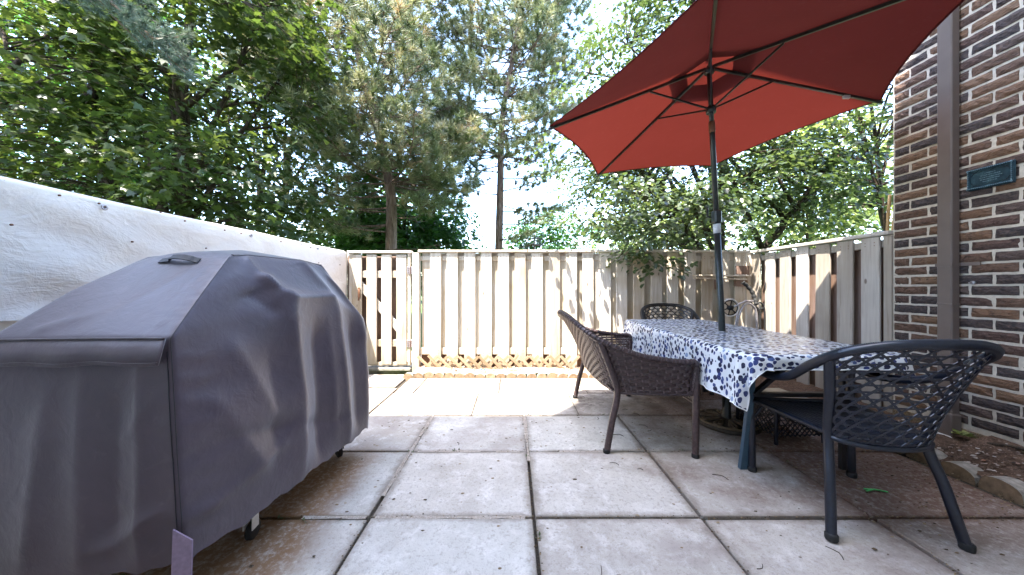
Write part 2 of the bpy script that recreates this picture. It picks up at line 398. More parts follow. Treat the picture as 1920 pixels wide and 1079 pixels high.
def m_cloth():
    k = NT('blue_pebble_print_cloth'); tc = k.n('TexCoord'); uv = tc.outputs['UV']
    mp = k.n('Mapping'); k.l(uv, mp.inputs[0]); mp.inputs['Scale'].default_value = (1.0, 1.0, 1.0)
    wob = k.n('TexNoise'); wob.inputs['Scale'].default_value = 26; wob.inputs['Detail'].default_value = 1; k.l(mp.outputs[0], wob.inputs['Vector'])
    sc = k.n('VectorMath', operation='SCALE'); sc.inputs['Scale'].default_value = 0.016; k.l(wob.outputs['Color'], sc.inputs[0])
    ad = k.n('VectorMath', operation='ADD'); k.l(mp.outputs[0], ad.inputs[0]); k.l(sc.outputs[0], ad.inputs[1])
    vo = k.n('TexVoronoi', feature='F1'); vo.inputs['Scale'].default_value = 29.0; vo.inputs['Randomness'].default_value = 0.75
    st = k.n('Mapping'); st.inputs['Scale'].default_value = (1.0, 1.22, 1.0); st.inputs['Rotation'].default_value = (0, 0, 0.5); k.l(ad.outputs[0], st.inputs[0]); k.l(st.outputs[0], vo.inputs['Vector'])
    sx = k.n('SeparateColor'); k.l(vo.outputs['Color'], sx.inputs[0])
    size = k.math('ADD', k.math('MULTIPLY', sx.outputs[0], 0.12), 0.37)
    inside = k.math('LESS_THAN', vo.outputs['Distance'], size)
    col = k.ramp(sx.outputs[1], [(0.0, (0.006, 0.008, 0.04)), (0.40, (0.010, 0.017, 0.10)), (0.68, (0.022, 0.04, 0.17)), (0.86, (0.06, 0.10, 0.27)), (0.95, (0.25, 0.33, 0.5))], 'CONSTANT')
    wash = k.noise(uv, 90, 3); col = k.mix(k.ramp(wash, [(0.45, 0.0), (0.75, 0.25)]), col, (0.12, 0.17, 0.35))
    edge = k.ramp(vo.outputs['Distance'], [(0.25, 0.0), (0.4, 0.5)])
    col = k.mix(k.math('MULTIPLY', inside, 1.0), (0.74, 0.755, 0.77), col)
    k.base(col, 0.24, 0.5); k.bump(k.noise(uv, 9, 4), 0.15, 0.02)
    k.translucent((0.5, 0.52, 0.56), 0.08); return k.m
M['cloth'] = m_cloth()
M['hem'] = m_simple('white_hem', (0.76, 0.77, 0.78), 0.5, 0.4, var=0.05)

def m_leaf(name, stops, trans, tf=0.45, rough=0.4, spec=0.5):
    k = NT(name); a = k.n('Attribute'); a.attribute_name = 'rnd'
    c = k.ramp(a.outputs['Fac'], stops)
    k.base(c, rough, spec)
    t = k.mix(1.0, c, trans, 'MULTIPLY')
    k.translucent(t, tf); return k.m
M['maple'] = m_leaf('maple_leaf_green', [(0, (0.024, 0.046, 0.016)), (0.45, (0.043, 0.072, 0.022)), (0.8, (0.078, 0.108, 0.033)), (1, (0.15, 0.165, 0.06))], (1.9, 1.75, 0.9), 0.40)
M['darkleaf'] = m_leaf('deep_green_leaf', [(0, (0.022, 0.062, 0.016)), (0.6, (0.04, 0.098, 0.022)), (1, (0.07, 0.14, 0.03))], (2.0, 2.2, 1.0), 0.42)
M['roundleaf'] = m_leaf('round_leaf_green', [(0, (0.034, 0.058, 0.024)), (0.5, (0.062, 0.092, 0.038)), (0.85, (0.11, 0.14, 0.062)), (1, (0.19, 0.20, 0.10))], (1.6, 1.6, 0.9), 0.40, 0.30, 0.8)
M['paleleaf'] = m_leaf('sunlit_yellow_green_leaf', [(0, (0.14, 0.18, 0.06)), (0.6, (0.22, 0.26, 0.09)), (1, (0.32, 0.33, 0.14))], (1.5, 1.5, 1.0), 0.45)
M['needle'] = m_leaf('pine_needle', [(0, (0.050, 0.080, 0.040)), (0.35, (0.13, 0.165, 0.075)), (0.62, (0.27, 0.285, 0.15)), (0.88, (0.42, 0.39, 0.25)), (1, (0.36, 0.23, 0.12))], (1.2, 1.2, 0.9), 0.25, 0.45)
M['spruce'] = m_leaf('blue_spruce_needle', [(0, (0.06, 0.10, 0.075)), (0.6, (0.11, 0.155, 0.12)), (1, (0.19, 0.22, 0.17))], (1.1, 1.2, 1.0), 0.22, 0.5)

def m_bark(name, c1, c2, c3):
    k = NT(name); v = k.coord('Object', (14, 14, 2.2)); n = k.noise(v, 1.4, 6, 0.65, 0.8)
    k.base(k.ramp(n, [(0.3, c1), (0.5, c2), (0.72, c3)]), 0.9, 0.15); k.bump(n, 0.9, 0.04); return k.m
M['pinebark'] = m_bark('pine_bark', (0.07, 0.045, 0.035), (0.17, 0.115, 0.09), (0.32, 0.245, 0.21))
M['bark'] = m_bark('dark_bark', (0.03, 0.022, 0.016), (0.06, 0.045, 0.034), (0.12, 0.09, 0.065))

# ------------------------------------------------------------------ ground and setting
GX0, GX1, GY0, GY1 = -2.07, 2.97, -0.25, 4.03
g = MB()
g.add([(-400, -400, -0.10), (400, -400, -0.10), (400, 900, -0.10), (-400, 900, -0.10)], [(0, 1, 2, 3)])
g.build('ground', M['lawn'], kind='structure', label='grassy ground stretching away behind the fences')

patio = empty('patio', (0, 0, 0), kind='structure', label='patio of pale square concrete slabs with dark joints')
b = MB(); b.box((0.4, 1.7, -0.058), (5.0, 4.4, 0.06)); b.build('joint_bed', M['joint'], patio)
xs = [-2.17, -1.41, -0.645, 0.10, 0.86, 1.635, 2.42]
ys = [-0.30, 0.29, 0.88, 1.47, 2.06, 2.65]
def slab(x0, x1, y0, y1, z=0.0, gap=0.016):
    m = MB(); m.bevbox((0, 0, -0.022), (x1 - x0 - gap, y1 - y0 - gap, 0.044), 0.004)
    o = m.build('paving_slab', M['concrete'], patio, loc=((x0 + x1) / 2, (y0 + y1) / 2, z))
    o.rotation_euler = (random.uniform(-.003, .003), random.uniform(-.003, .003), random.uniform(-.004, .004))
for i in range(len(xs) - 1):
    for j in range(len(ys) - 1):
        slab(xs[i], xs[i + 1], ys[j], ys[j + 1], random.uniform(-0.006, 0.004))
for i, (x0, x1) in enumerate([(-1.18, -0.33), (-0.33, 0.55), (0.55, 1.50), (1.50, 2.42)]):
    slab(x0, x1, 2.65, 3.20, -0.003, 0.006); slab(x0 + 0.2, x1 + 0.2 if i < 3 else 2.42, 3.20, 3.74, -0.004, 0.006)
slab(-1.18, -0.98, 3.20, 3.74, -0.006)
slab(-2.06, -1.19, 2.66, 3.02, -0.008, 0.02); slab(-2.06, -1.19, 3.02, 3.40, -0.012, 0.02); slab(-2.06, -1.22, 3.40, 3.9, -0.004, 0.02)
# soil washed into some of the joints
js = MB()
def fill(x0, y0, x1, y1, wd, z=-0.0012):
    dx, dy = x1 - x0, y1 - y0; L = math.hypot(dx, dy); nx, ny = -dy / L * wd / 2, dx / L * wd / 2
    n = max(2, int(L / 0.05)); vs = []; fs = []
    for i in range(n + 1):
        t = i / n; k = 0.6 + 0.8 * random.random()
        vs += [(x0 + dx * t + nx * k, y0 + dy * t + ny * k, z), (x0 + dx * t - nx * k, y0 + dy * t - ny * k, z)]
    for i in range(n): fs.append((2 * i, 2 * i + 1, 2 * i + 3, 2 * i + 2))
    js.add(vs, fs)
for a in ((-0.645, 1.62, -0.645, 2.65, 0.022), (0.10, 1.95, 0.10, 2.65, 0.020), (-0.60, 2.06, -0.20, 2.06, 0.016), (-0.10, 2.06, 0.05, 2.06, 0.014), (-0.95, 1.47, -0.66, 1.47, 0.020), (-0.62, 1.47, 0.06, 1.47, 0.017), (-1.1, 2.65, -0.7, 2.65, 0.018), (0.30, 2.06, 0.60, 2.06, 0.014)): fill(*a)
js.build('joint_sand', M['joint_sand'], patio, kind='stuff')

bed = empty('garden_bed', (0, 3.9, 0), kind='structure', label='narrow bare bed along the fences with a scalloped concrete edging')
def ground_patch(x0, x1, y0, y1, zf, nx, ny, mat, name):
    X = np.linspace(x0, x1, nx); Y = np.linspace(y0, y1, ny); V = []
    for y in Y:
        for x in X: V.append((x, y, zf(x, y) + random.uniform(-.006, .006)))
    F = [(j * nx + i, j * nx + i + 1, (j + 1) * nx + i + 1, (j + 1) * nx + i) for j in range(ny - 1) for i in range(nx - 1)]
    m = MB(); m.add(V, F); return m.build(name, mat, bed, smooth=True, loc=(0, -3.9, 0))
ground_patch(-1.17, 3.4, 3.78, 4.15, lambda x, y: 0.03 + 0.02 * (y - 3.78) / 0.3 + 0.012 * sin(x * 5), 60, 8, M['soil_pale'], 'bed_earth')
ground_patch(2.40, 3.0, 2.0, 3.80, lambda x, y: 0.02 + 0.10 * max(0, (x - 2.45)) + 0.01 * sin(y * 7), 16, 40, M['soil'], 'bed_earth')
ground_patch(2.52, 3.0, 0.0, 2.0, lambda x, y: 0.03 + 0.20 * max(0, (x - 2.52)) + 0.008 * sin(y * 9 + x * 5), 16, 40, M['soil'], 'bed_earth')
ground_patch(1.7, 2.45, 3.0, 3.80, lambda x, y: 0.004 + 0.02 * (x - 1.7) + 0.006 * sin(y * 9 + x * 5), 16, 20, M['soil'], 'bed_earth')

# scalloped edging: half-round logs of concrete, front face browner than the top
def edging_mesh(rad, ln, h):
    m = MB(); n = 8; pr = [(rad * cos(pi * i / n), h * sin(pi * i / n) ** 0.8) for i in range(n + 1)]
    pr = [(rad, -0.05)] + pr + [(-rad, -0.05)]
    k = len(pr); vs = [(x, 0.0, z) for x, z in pr] + [(x * 0.98, ln, z) for x, z in pr]
    fs = [tuple(range(k)), tuple(reversed(range(k, 2 * k)))] + [(i + 1, i, i + k, i + k + 1) for i in range(k - 1)]
    m.add(vs, fs); return m.mesh('edging_stone', None)
em = edging_mesh(0.057, 0.06, 0.062); em.materials.append(M['edging']); em.materials.append(M['edging_brown']); em.polygons[0].material_index = 1
em2 = edging_mesh(0.075, 0.095, 0.058); em2.materials.append(M['edging']); em2.materials.append(M['edging_brown']); em2.polygons[0].material_index = 1
for i in range(31):
    x = -1.20 + 0.119 * i
    place('edging_stone', em, bed, (x, 3.735 - 3.9 + random.uniform(-.006, .006) + 0.01 * sin(i * .7), random.uniform(-.012, .004)), (random.uniform(-.06, .06), 0, random.uniform(-.05, .05)))
for i in range(12):
    y = 2.15 - 0.165 * i
    place('edging_stone', em2, bed, (2.50 + random.uniform(-.01, .01), y - 3.9, random.uniform(-.01, .006)), (0, random.uniform(-.08, .08), RD(-90) + random.uniform(-.07, .07)))

# ------------------------------------------------------------------ the brick house
house = empty('brick_house', (2.95, 2.52, 0), label='dark brown brick house wall with pale mortar and a brown downspout', cat='house')
def hb(name, mb, mat, **k):
    o = mb.build(name, mat, house, **k); o.location = (-2.95, -2.52, 0); return o
WX, WY = 2.95, 2.515
m = MB(); m.box((WX + 0.158, 0.6 + 0.95, 1.80), (0.30, 1.93, 3.70)); hb('mortar_wall', m, M['mortar'])
m = MB(); m.box((WX + 3.2, 1.118, 5.0), (5.75, 2.76, 9.9)); m.box((WX + 0.152, -0.052, 5.0), (0.30, 1.25, 9.9)); m.box((WX + 0.152, 1.55, 6.82), (0.30, 1.93, 6.3)); hb('upper_wall', m, M['brickfar'])
m = MB(); m.box((WX - 2.632, -1.46, 5.8), (5.25, 2.4, 11.6)); hb('unseen_shade_wall', m, M['bounce_siding'])  # unseen house wall behind the camera, its height shaped to shade the patio
m = MB(); m.box((-3.62, -1.40, 4.85), (2.60, 2.28, 9.7)); hb('unseen_lower_shade_wall', m, M['bounce_siding'])  # unseen lower wall added to set where the shade ends on the left
m = MB(); m.box((WX + 0.15, 1.23, 0.03), (0.32, 2.55, 0.17), ); hb('foundation', m, M['found'])
# bricks of the wall that the picture shows, laid in running bond
def brick_mesh(L, seed=0):
    """brick with a rugged front face"""
    r = np.random.default_rng(seed); ny, nz = 9, 4; hz = 0.0555 / 2; m = MB(); V = []
    for j in range(nz):
        for i in range(ny):
            y = (i / (ny - 1) - .5) * L; z = (j / (nz - 1) - .5) * 2 * hz; rim = i in (0, ny - 1) or j in (0, nz - 1)
            V.append((-0.050 + (0.0045 + r.uniform(0, .003) if rim else r.uniform(-.0045, .0035)), y + (r.uniform(-.0018, .0018)), z + r.uniform(-.0016, .0016)))
    F = [(j * ny + i, (j + 1) * ny + i, (j + 1) * ny + i + 1, j * ny + i + 1) for j in range(nz - 1) for i in range(ny - 1)]
    ring = [i for i in range(ny)] + [j * ny + ny - 1 for j in range(1, nz)] + [(nz - 1) * ny + i for i in range(ny - 2, -1, -1)] + [j * ny for j in range(nz - 2, 0, -1)]
    k = len(V); V += [(0.05, V[q][1], V[q][2]) for q in ring]
    n = len(ring); F += [(ring[a], ring[(a + 1) % n], k + (a + 1) % n, k + a) for a in range(n)]
    m.add(V, F); return m.mesh('brick', M['brick'])
BL, BH = 0.210, 0.070
bm_full = [brick_mesh(BL - 0.0155, q) for q in range(8)]; bm_half = [brick_mesh(BL / 2 - 0.0155, 20 + q) for q in range(4)]
z0 = 0.145
for r in range(41):
    zc = z0 + BH * (r + 0.5); edge = WY - 0.002; y = edge
    first = True
    while y > 1.02:
        L = BL
        if first and r % 2: L = BL / 2
        first = False
        me = random.choice(bm_full if L == BL else bm_half)
        if zc > 2.45 and y < 1.20: break
        place('brick', me, house, (WX + 0.05 - 2.95 + random.uniform(-.0035, .002), y - L / 2 - 2.52 + random.uniform(-.002, .002), zc + random.uniform(-.0015, .0015)),
              (random.uniform(-.006, .006), 0, random.uniform(-.012, .012)))
        y -= L
# downspout with strap and elbow
dp = MB(); dp.bevbox((2.916, 2.168, 2.4), (0.058, 0.076, 4.4), 0.006); dpo = hb('downspout', dp, M['downpipe'])
st = MB(); st.box((2.884, 2.168, 1.192), (0.004, 0.084, 0.022)); st.box((2.914, 2.128, 1.192), (0.062, 0.003, 0.022)); st.box((2.944, 2.083, 1.192), (0.004, 0.09, 0.022))
sto = st.build('strap', M['downpipe'], dpo)
st = MB(); st.bevbox((2.916, 2.168, 0.93), (0.061, 0.079, 0.012), 0.002); st.build('pipe_joint', M['downpipe'], dpo)
st = MB(); st.bevbox((2.905, 2.165, 0.13), (0.075, 0.095, 0.16), 0.008); st.build('pipe_shoe', M['downpipe'], dpo)
st = MB(); st.bevbox((2.895, 2.150, 0.052), (0.11, 0.13, 0.03), 0.008); st.build('splash_collar', M['white_plastic'], dpo)
hk = MB(); hk.lathe([(0.011, 0), (0.011, -0.012), (0.005, -0.014), (0.005, -0.03)], 10, (2.948, 2.07, 1.07), 'x'); hb('wall_hook', hk, M['steel'])

# plaque
pl = empty('plaque', (2.936, 1.988, 1.722), label='blue green metal plaque with ornate border fixed to the brick wall', cat='plaque')
m = MB(); m.bevbox((0, 0, 0), (0.012, 0.228, 0.122), 0.004); pl.scale = (1, 0.86, 1.10)
def m_plaque():
    k = NT('verdigris_plaque'); v = k.coord('Object'); n = k.noise(v, 22, 5, 0.65)
    k.base(k.ramp(n, [(0.3, (0.012, 0.030, 0.048)), (0.55, (0.03, 0.075, 0.10)), (0.75, (0.08, 0.15, 0.17))]), 0.4, 0.5, 0.5); k.bump(n, 0.4, 0.002); return k.m
M['plaque'] = m_plaque(); M['plaque_hi'] = m_simple('worn_plaque_relief', (0.12, 0.20, 0.24), 0.4, 0.5, 0.5, var=0.4, scale=60)
M['plaque_lo'] = m_simple('dark_plaque_relief', (0.008, 0.015, 0.025), 0.5, 0.4, 0.3)
m.build('plate', M['plaque'], pl)
m = MB()
for s in (-1, 1):
    m.bevbox((-0.009, 0, s * 0.052), (0.010, 0.228, 0.011), 0.003); m.bevbox((-0.009, s * 0.106, 0), (0.010, 0.012, 0.112), 0.003)
m.build('border', M['plaque'], pl)
m = MB()
for s in (-1, 1):
    for i in range(9):
        m.bevbox((-0.0155, s * 0.106, -0.042 + i * 0.0105), (0.006, 0.007, 0.006), 0.002, Matrix.Rotation(RD(45), 3, 'X'))
    for i in range(20):
        m.bevbox((-0.0155, -0.095 + i * 0.010, s * 0.052), (0.006, 0.006, 0.004), 0.0015, Matrix.Rotation(RD(45), 3, 'X'))
for sy in (-1, 1):
    for sz in (-1, 1): m.lathe([(0.006, 0), (0.006, -0.004), (0.003, -0.006)], 8, (-0.014, sy * 0.106, sz * 0.052), 'x')
m.build('bead_relief', M['plaque_hi'], pl)
m = MB()
for sy in (-1, 1):
    for sz in (-1, 1):
        p = [(-0.0075, sy * (0.092 - 0.034 * t), sz * (0.018 + 0.026 * t ** 0.5)) for t in np.linspace(0, 1, 8)]
        m.tube(p, 0.0018, 5)
        m.tube([(-0.0075, sy * (0.088 - 0.05 * t), sz * (0.040 - 0.006 * sin(t * pi))) for t in np.linspace(0, 1, 7)], 0.0014, 5)
    m.tube([(-0.0075, sy * 0.030 * t, -0.044 + 0.010 * (1 - t)) for t in np.linspace(0, 1, 5)], 0.0018, 5)
    m.tube([(-0.0075, sy * 0.030 * t, 0.044 - 0.010 * (1 - t)) for t in np.linspace(0, 1, 5)], 0.0018, 5)
m.build('scroll_relief', M['plaque_lo'], pl)
m = MB()
for i, (L, off) in enumerate([(0.050, 0), (0.092, 0), (0.104, 0.002), (0.096, 0), (0.070, 0)]):   # raised lines of worn lettering, too worn to read
    y = -L / 2
    while y < L / 2:
        wd = random.uniform(0.004, 0.011); m.box((-0.0068, -(y + wd / 2), 0.024 - i * 0.0115), (0.002, wd, 0.0042)); y += wd + random.uniform(0.0025, 0.004)
m.build('worn_lettering', M['plaque_hi'], pl)

# ------------------------------------------------------------------ fences
def board_mesh(wd, th, h, name='board', seg=1):
    m = MB(); m.bevbox((0, 0, h / 2), (wd, th, h), 0.003); nb_ = len(m.f)
    for z in (0.19, 0.23, h - 0.07, h - 0.045):
        for q in (-.25, .25):
            if wd > th: m.lathe([(0.0042, -th / 2 + .001), (0.0036, -th / 2 - .0012)], 6, (q * wd, 0, z), 'y')
            else: m.lathe([(0.0042, -wd / 2 + .001), (0.0036, -wd / 2 - .0012)], 6, (0, q * th, z), 'x')
    me = m.mesh(name); me['nail_from'] = nb_; return me
def jit(a): return random.uniform(-a, a)

FY = 4.05
bf = empty('board_fence', (0.9, FY, 0), label='sunlit pale board fence across the back of the patio', cat='fence')
bmF = board_mesh(0.138, 0.019, 1.445); bmF.materials.append(M['wood'])
bmB = board_mesh(0.150, 0.019, 1.26); bmB.materials.append(M['wood'])
P0 = 0.2108
x = -1.017 + 0.069
i = 0
while x < 2.92:
    place('board', bmF, bf, (x - 0.9 + jit(.004), -0.0095 + jit(.003), 0.03 + jit(.006)), (jit(.003), jit(.004), jit(.012)))
    x += P0; i += 1
x = -1.017 - 0.036
while x < 2.95:
    place('board', bmB, bf, (x - 0.9 + jit(.004), 0.0365 + jit(.002), 0.215 + jit(.004)), (jit(.003), jit(.004), jit(.01)))
    x += P0
for zc, hh in ((1.405, 0.062), (0.245, 0.085)):
    m = MB(); m.bevbox((0, 0, 0), (4.12, 0.0255, hh), 0.004); m.build('rail', M['wood'], bf, loc=(0.005, 0.0130, zc))
for xa, xb in ((-1.165, 0.70), (0.703, 2.95)):
    m = MB(); m.bevbox((0, 0, 0), (xb - xa, 0.11, 0.030), 0.004); m.build('cap', M['wood'], bf, loc=((xa + xb) / 2 - 0.9, 0.015, 1.4915), rot=(0, jit(.002), 0))
m = MB(); m.bevbox((0, 0, 0), (4.12, 0.02, 0.26), 0.004); m.build('dark_backing_board', M['wood_red'], bf, loc=(0.005, 0.085, 0.13))  # dark board added behind the lattice gaps, its colour standing in for shade
for px in (-1.195, 0.66, 2.945):
    m = MB(); m.bevbox((0, 0, 0.72), (0.088, 0.088, 1.50), 0.005)
    m.build('post', M['wood'], bf, loc=(px - 0.9, (0.10 if px < 2 else 0.006) if px > 0 else 0.012, 0))
# weathered ledge of scrap boards screwed on the fence behind the table
lg = empty('wall_ledge', (2.56, FY - 0.03, 1.15), label='short weathered wooden ledge fixed to the back fence behind the pole', cat='shelf')
m = MB(); m.bevbox((0.0, -0.06, 0.035), (0.66, 0.10, 0.018), 0.003); m.build('shelf_board', M['wood'], lg)
m = MB(); m.bevbox((-0.02, -0.055, -0.002), (0.60, 0.09, 0.016), 0.003, Matrix.Rotation(RD(1.5), 3, 'Y')); m.build('shelf_board', M['wood'], lg)
m = MB(); m.bevbox((0.24, -0.05, -0.06), (0.15, 0.038, 0.075), 0.004); m.build('bracket_block', M['wood_red'], lg)
m = MB(); m.bevbox((0.27, -0.04, 0.10), (0.15, 0.038, 0.11), 0.004); m.build('bracket_block', M['wood_red'], lg)
m = MB(); m.bevbox((-0.06, -0.045, -0.075), (0.03, 0.03, 0.12), 0.004); m.build('bracket_block', M['wood_red'], lg)

# lattice strip at the foot of the back fence
lt = empty('lattice_strip', (-0.12, FY - 0.045, 0.03), label='low crisscross wooden lattice strip along the foot of the back fence', cat='lattice')
lx0, lx1, lh = -0.98, 0.98, 0.175
k = 0
x = lx0
while x < lx1 - 0.02:
    for sgn, yo in ((1, 0.0), (-1, -0.008)):
        L = lh * 1.414 + 0.05
        if (sgn == 1 and x + lh > lx1 + 0.03) or (sgn == -1 and x - lh < lx0 - 0.12): continue
        m = MB(); m.bevbox((0, 0, 0), (0.036, 0.007, L * random.uniform(.86, 1.0)), 0.0015)
        m.build('slat', M['lattice'], lt, loc=(x + sgn * lh / 2 + jit(.006), yo, lh / 2 - 0.02 + jit(.008)), rot=(0, sgn * RD(45) + jit(.05), 0))
    x += 0.125
# gate
gt = empty('garden_gate', (-1.255, FY, 0), label='pale wooden gate with diagonal brace and steel hinges beside the tarp', cat='gate')
def gb(name, c, d, mat=None, rot=None, bev=0.004, **k):
    m = MB(); m.bevbox((0, 0, 0), d, bev)
    o = m.build(name, mat or M['wood'], gt, loc=(c[0] + 1.255, c[1], c[2])); 
    if rot: o.rotation_euler = rot
    return o
gx0, gx1 = -2.03, -1.262
for c in (-1.955, -1.768, -1.581, -1.394):
    gb('board', (c + 0.02 + jit(.003), -0.0095 + jit(.002), 0.765), (0.127, 0.019, 1.37), rot=(0, jit(.003), jit(.01)))
for c in (-2.0, -1.845, -1.66, -1.47):
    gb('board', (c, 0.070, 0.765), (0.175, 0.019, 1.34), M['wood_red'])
gb('stile', (-1.280, 0.000, 0.77), (0.036, 0.038, 1.40)); gb('stile', (-2.012, 0.006, 0.77), (0.04, 0.038, 1.40))
for zc, hh in ((1.205, 0.088), (0.345, 0.088), (0.085, 0.045)):
    gb('rail', (-1.645, 0.020, zc), (0.70, 0.036, hh))
gb('cap', (-1.645, 0.0, 1.482), (0.80, 0.075, 0.030))
L = math.hypot(0.66, 0.66)
gb('brace', (-1.64, 0.0205, 0.775), (1.02, 0.034, 0.088), rot=(0, RD(49), 0))
for zc in (1.255, 0.345):
    h = gb('hinge', (-1.262, -0.026, zc), (0.082, 0.006, 0.088), M['steel'], bev=0.001)
    m = MB(); m.lathe([(0.006, -0.046), (0.006, 0.046)], 8, (0, -0.005, 0)); m.build('hinge_pin', M['rust'], h)
    m = MB()
    for a in (-1, 1):
        for bz in (-1, 0, 1): m.lathe([(0.006, -0.003), (0.005, -0.006)], 7, (a * 0.025, -0.001, bz * 0.028), 'y')
    m.build('hinge_bolts', M['rust'], h, kind='stuff')
m = MB(); m.tube([(0, 0, 0.04), (0.012, -0.01, 0.01), (0.01, -0.012, -0.05), (-0.005, 0, -0.10)], 0.008, 6); m.bevbox((0, 0.006, 0), (0.03, 0.006, 0.12), 0.002)
m.build('latch', M['rust'], gt, loc=(-1.90 + 1.255, -0.03, 0.98))
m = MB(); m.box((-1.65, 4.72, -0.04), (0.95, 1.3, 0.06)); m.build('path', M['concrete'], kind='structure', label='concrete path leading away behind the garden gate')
m = MB(); m.bevbox((0, 0, 0), (0.77, 0.10, 0.045), 0.01); m.build('threshold', M['edging'], gt, loc=(-1.645 + 1.255, 0.03, 0.02))

for me_ in (bmF, bmB):
    me_.materials.append(M['rust'])
    for p_ in me_.polygons[me_['nail_from']:]: p_.material_index = 1
# right fence
RX = 2.985
rf = empty('side_fence', (RX, 3.3, 0), label='grey board fence on the right between the brick house and the back fence', cat='fence')
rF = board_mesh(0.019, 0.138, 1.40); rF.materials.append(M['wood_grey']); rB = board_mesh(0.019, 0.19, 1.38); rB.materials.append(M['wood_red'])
for me_ in (rF, rB):
    me_.materials.append(M['rust'])
    for p_ in me_.polygons[me_['nail_from']:]: p_.material_index = 1
y = 2.685; n = 0
while y < 3.98:
    place('board', rF, rf, (-0.0095 + jit(.003), y - 3.3, 0.05 + jit(.005)), (jit(.003), jit(.003), jit(.012)))
    y += P0
y = 2.685 - P0 / 2
while y < 4.0:
    place('board', rB, rf, (0.0480, y - 3.3, 0.05 + jit(.005)), (jit(.003), jit(.003), jit(.01)))
    y += P0
for zc, hh in ((1.395, 0.062), (0.26, 0.085)):
    m = MB(); m.bevbox((0.0195, 0, 0), (0.036, 1.46, hh), 0.004); m.build('rail', M['wood_grey'], rf, loc=(0, -0.02, zc))
m = MB(); m.bevbox((0, 0, 0), (0.11, 1.50, 0.030), 0.004); m.build('cap', M['wood_grey'], rf, loc=(0.012, -0.015, 1.4745), rot=(0.004, 0, 0))
m = MB(); m.bevbox((0, 0, 0.72), (0.05, 0.060, 1.46), 0.005); m.build('post', M['wood_grey'], rf, loc=(0.0, 2.558 - 3.3, 0))
# left fence of white boards and the tarp hung over it
LX = -2.10
lf = empty('white_fence', (LX, 2.0, 0), label='white painted board fence behind the tarp on the left', cat='fence')
lF = board_mesh(0.019, 0.138, 1.40); lF.materials.append(M['whiteboard'])
y = 0.2
while y < 4.1:
    place('board', lF, lf, (jit(.002), y - 2.0, 0.04 + jit(.004)), (jit(.002), jit(.003), jit(.006))); y += 0.142
for zc in (1.36, 0.30):
    m = MB(); m.bevbox((-0.03, 0, 0), (0.036, 4.0, 0.085), 0.004); m.build('rail', M['whiteboard'], lf, loc=(0, 0.2, zc))
for yy in (0.4, 2.2, 4.02):
    m = MB(); m.bevbox((-0.06, 0, 0.74), (0.088, 0.088, 1.46), 0.005); m.build('post', M['wood'] if yy > 4 else M['whiteboard'], lf, loc=(0.055 if yy > 4 else -0.04, yy - 2.0, 0))
def tarp():
    ny, nz = 220, 60
    V = np.zeros((nz, ny, 3)); Y = np.linspace(0.15, 4.0, ny); T = np.linspace(0, 1, nz)
    r = np.random.default_rng(3)
    for j, t in enumerate(T):
        ztop = 1.492 - 0.006 * np.abs(np.sin(Y * 2.4)); zbot = 0.905 - 0.02 * (Y - 1.3) + 0 * Y
        z = ztop + (zbot - ztop) * t
        sag = 0.016 * np.sin(9 * z + 2.5 * Y) * t + 0.012 * np.sin(22 * (z + 0.45 * Y)) * np.exp(-((Y - 1.2) / 0.8) ** 2) + 0.010 * np.sin(31 * (z * 0.9 - 0.55 * Y) + 1.5 * np.sin(5 * Y)) * t
        sag += 0.012 * np.sin(17 * Y + 3 * np.sin(6 * z)) * t * (0.4 + 0.6 * np.sin(2.2 * Y) ** 2)
        V[j, :, 0] = LX + 0.056 + 0.012 * np.sin(3 * Y) * t + sag * 0.42
        V[j, :, 1] = Y; V[j, :, 2] = z
    V[0, :, 0] = LX + 0.030; V[1, :, 0] = LX + 0.042
    V = V.reshape(-1, 3)
    top = V[:ny].copy(); top[:, 0] = LX - 0.03; top[:, 2] += 0.004
    V2 = np.vstack([V, top])
    F = [(j * ny + i, j * ny + i + 1, (j + 1) * ny + i + 1, (j + 1) * ny + i) for j in range(nz - 1) for i in range(ny - 1)]
    k = nz * ny; F += [(k + i, k + i + 1, i + 1, i) for i in range(ny - 1)]
    return np_mesh('tarp_sheet', V2, np.array(F), M['tarp'], smooth=True)
tp = empty('tarp', (LX, 2.0, 1.2), label='creased white tarpaulin hung over the left fence above the grill', cat='tarp')
place('sheet', tarp(), tp, (-LX, -2.0, -1.2))
gm = MB(); gm.lathe([(0.006, 0.0), (0.013, 0.0), (0.014, 0.004), (0.007, 0.005), (0.006, 0.0)], 12, axis='x'); gme = gm.mesh('grommet', M['steel'], True)
for (yy, zz) in ((1.62, 1.44), (2.53, 1.445), (3.4, 1.45)): place('grommet', gme, tp, (0.062, yy - 2.0, zz - 1.2))
gm = MB(); gm.lathe([(0.0045, 0.0), (0.0045, 0.006), (0.002, 0.008)], 7, axis='x'); gme = gm.mesh('screw', M['rust'], True)
for q in range(22):
    place('screw', gme, tp, (0.060, 0.9 + 0.14 * q - 2.0, (1.46 if q % 3 else 1.30) - 1.2 + jit(.02)))

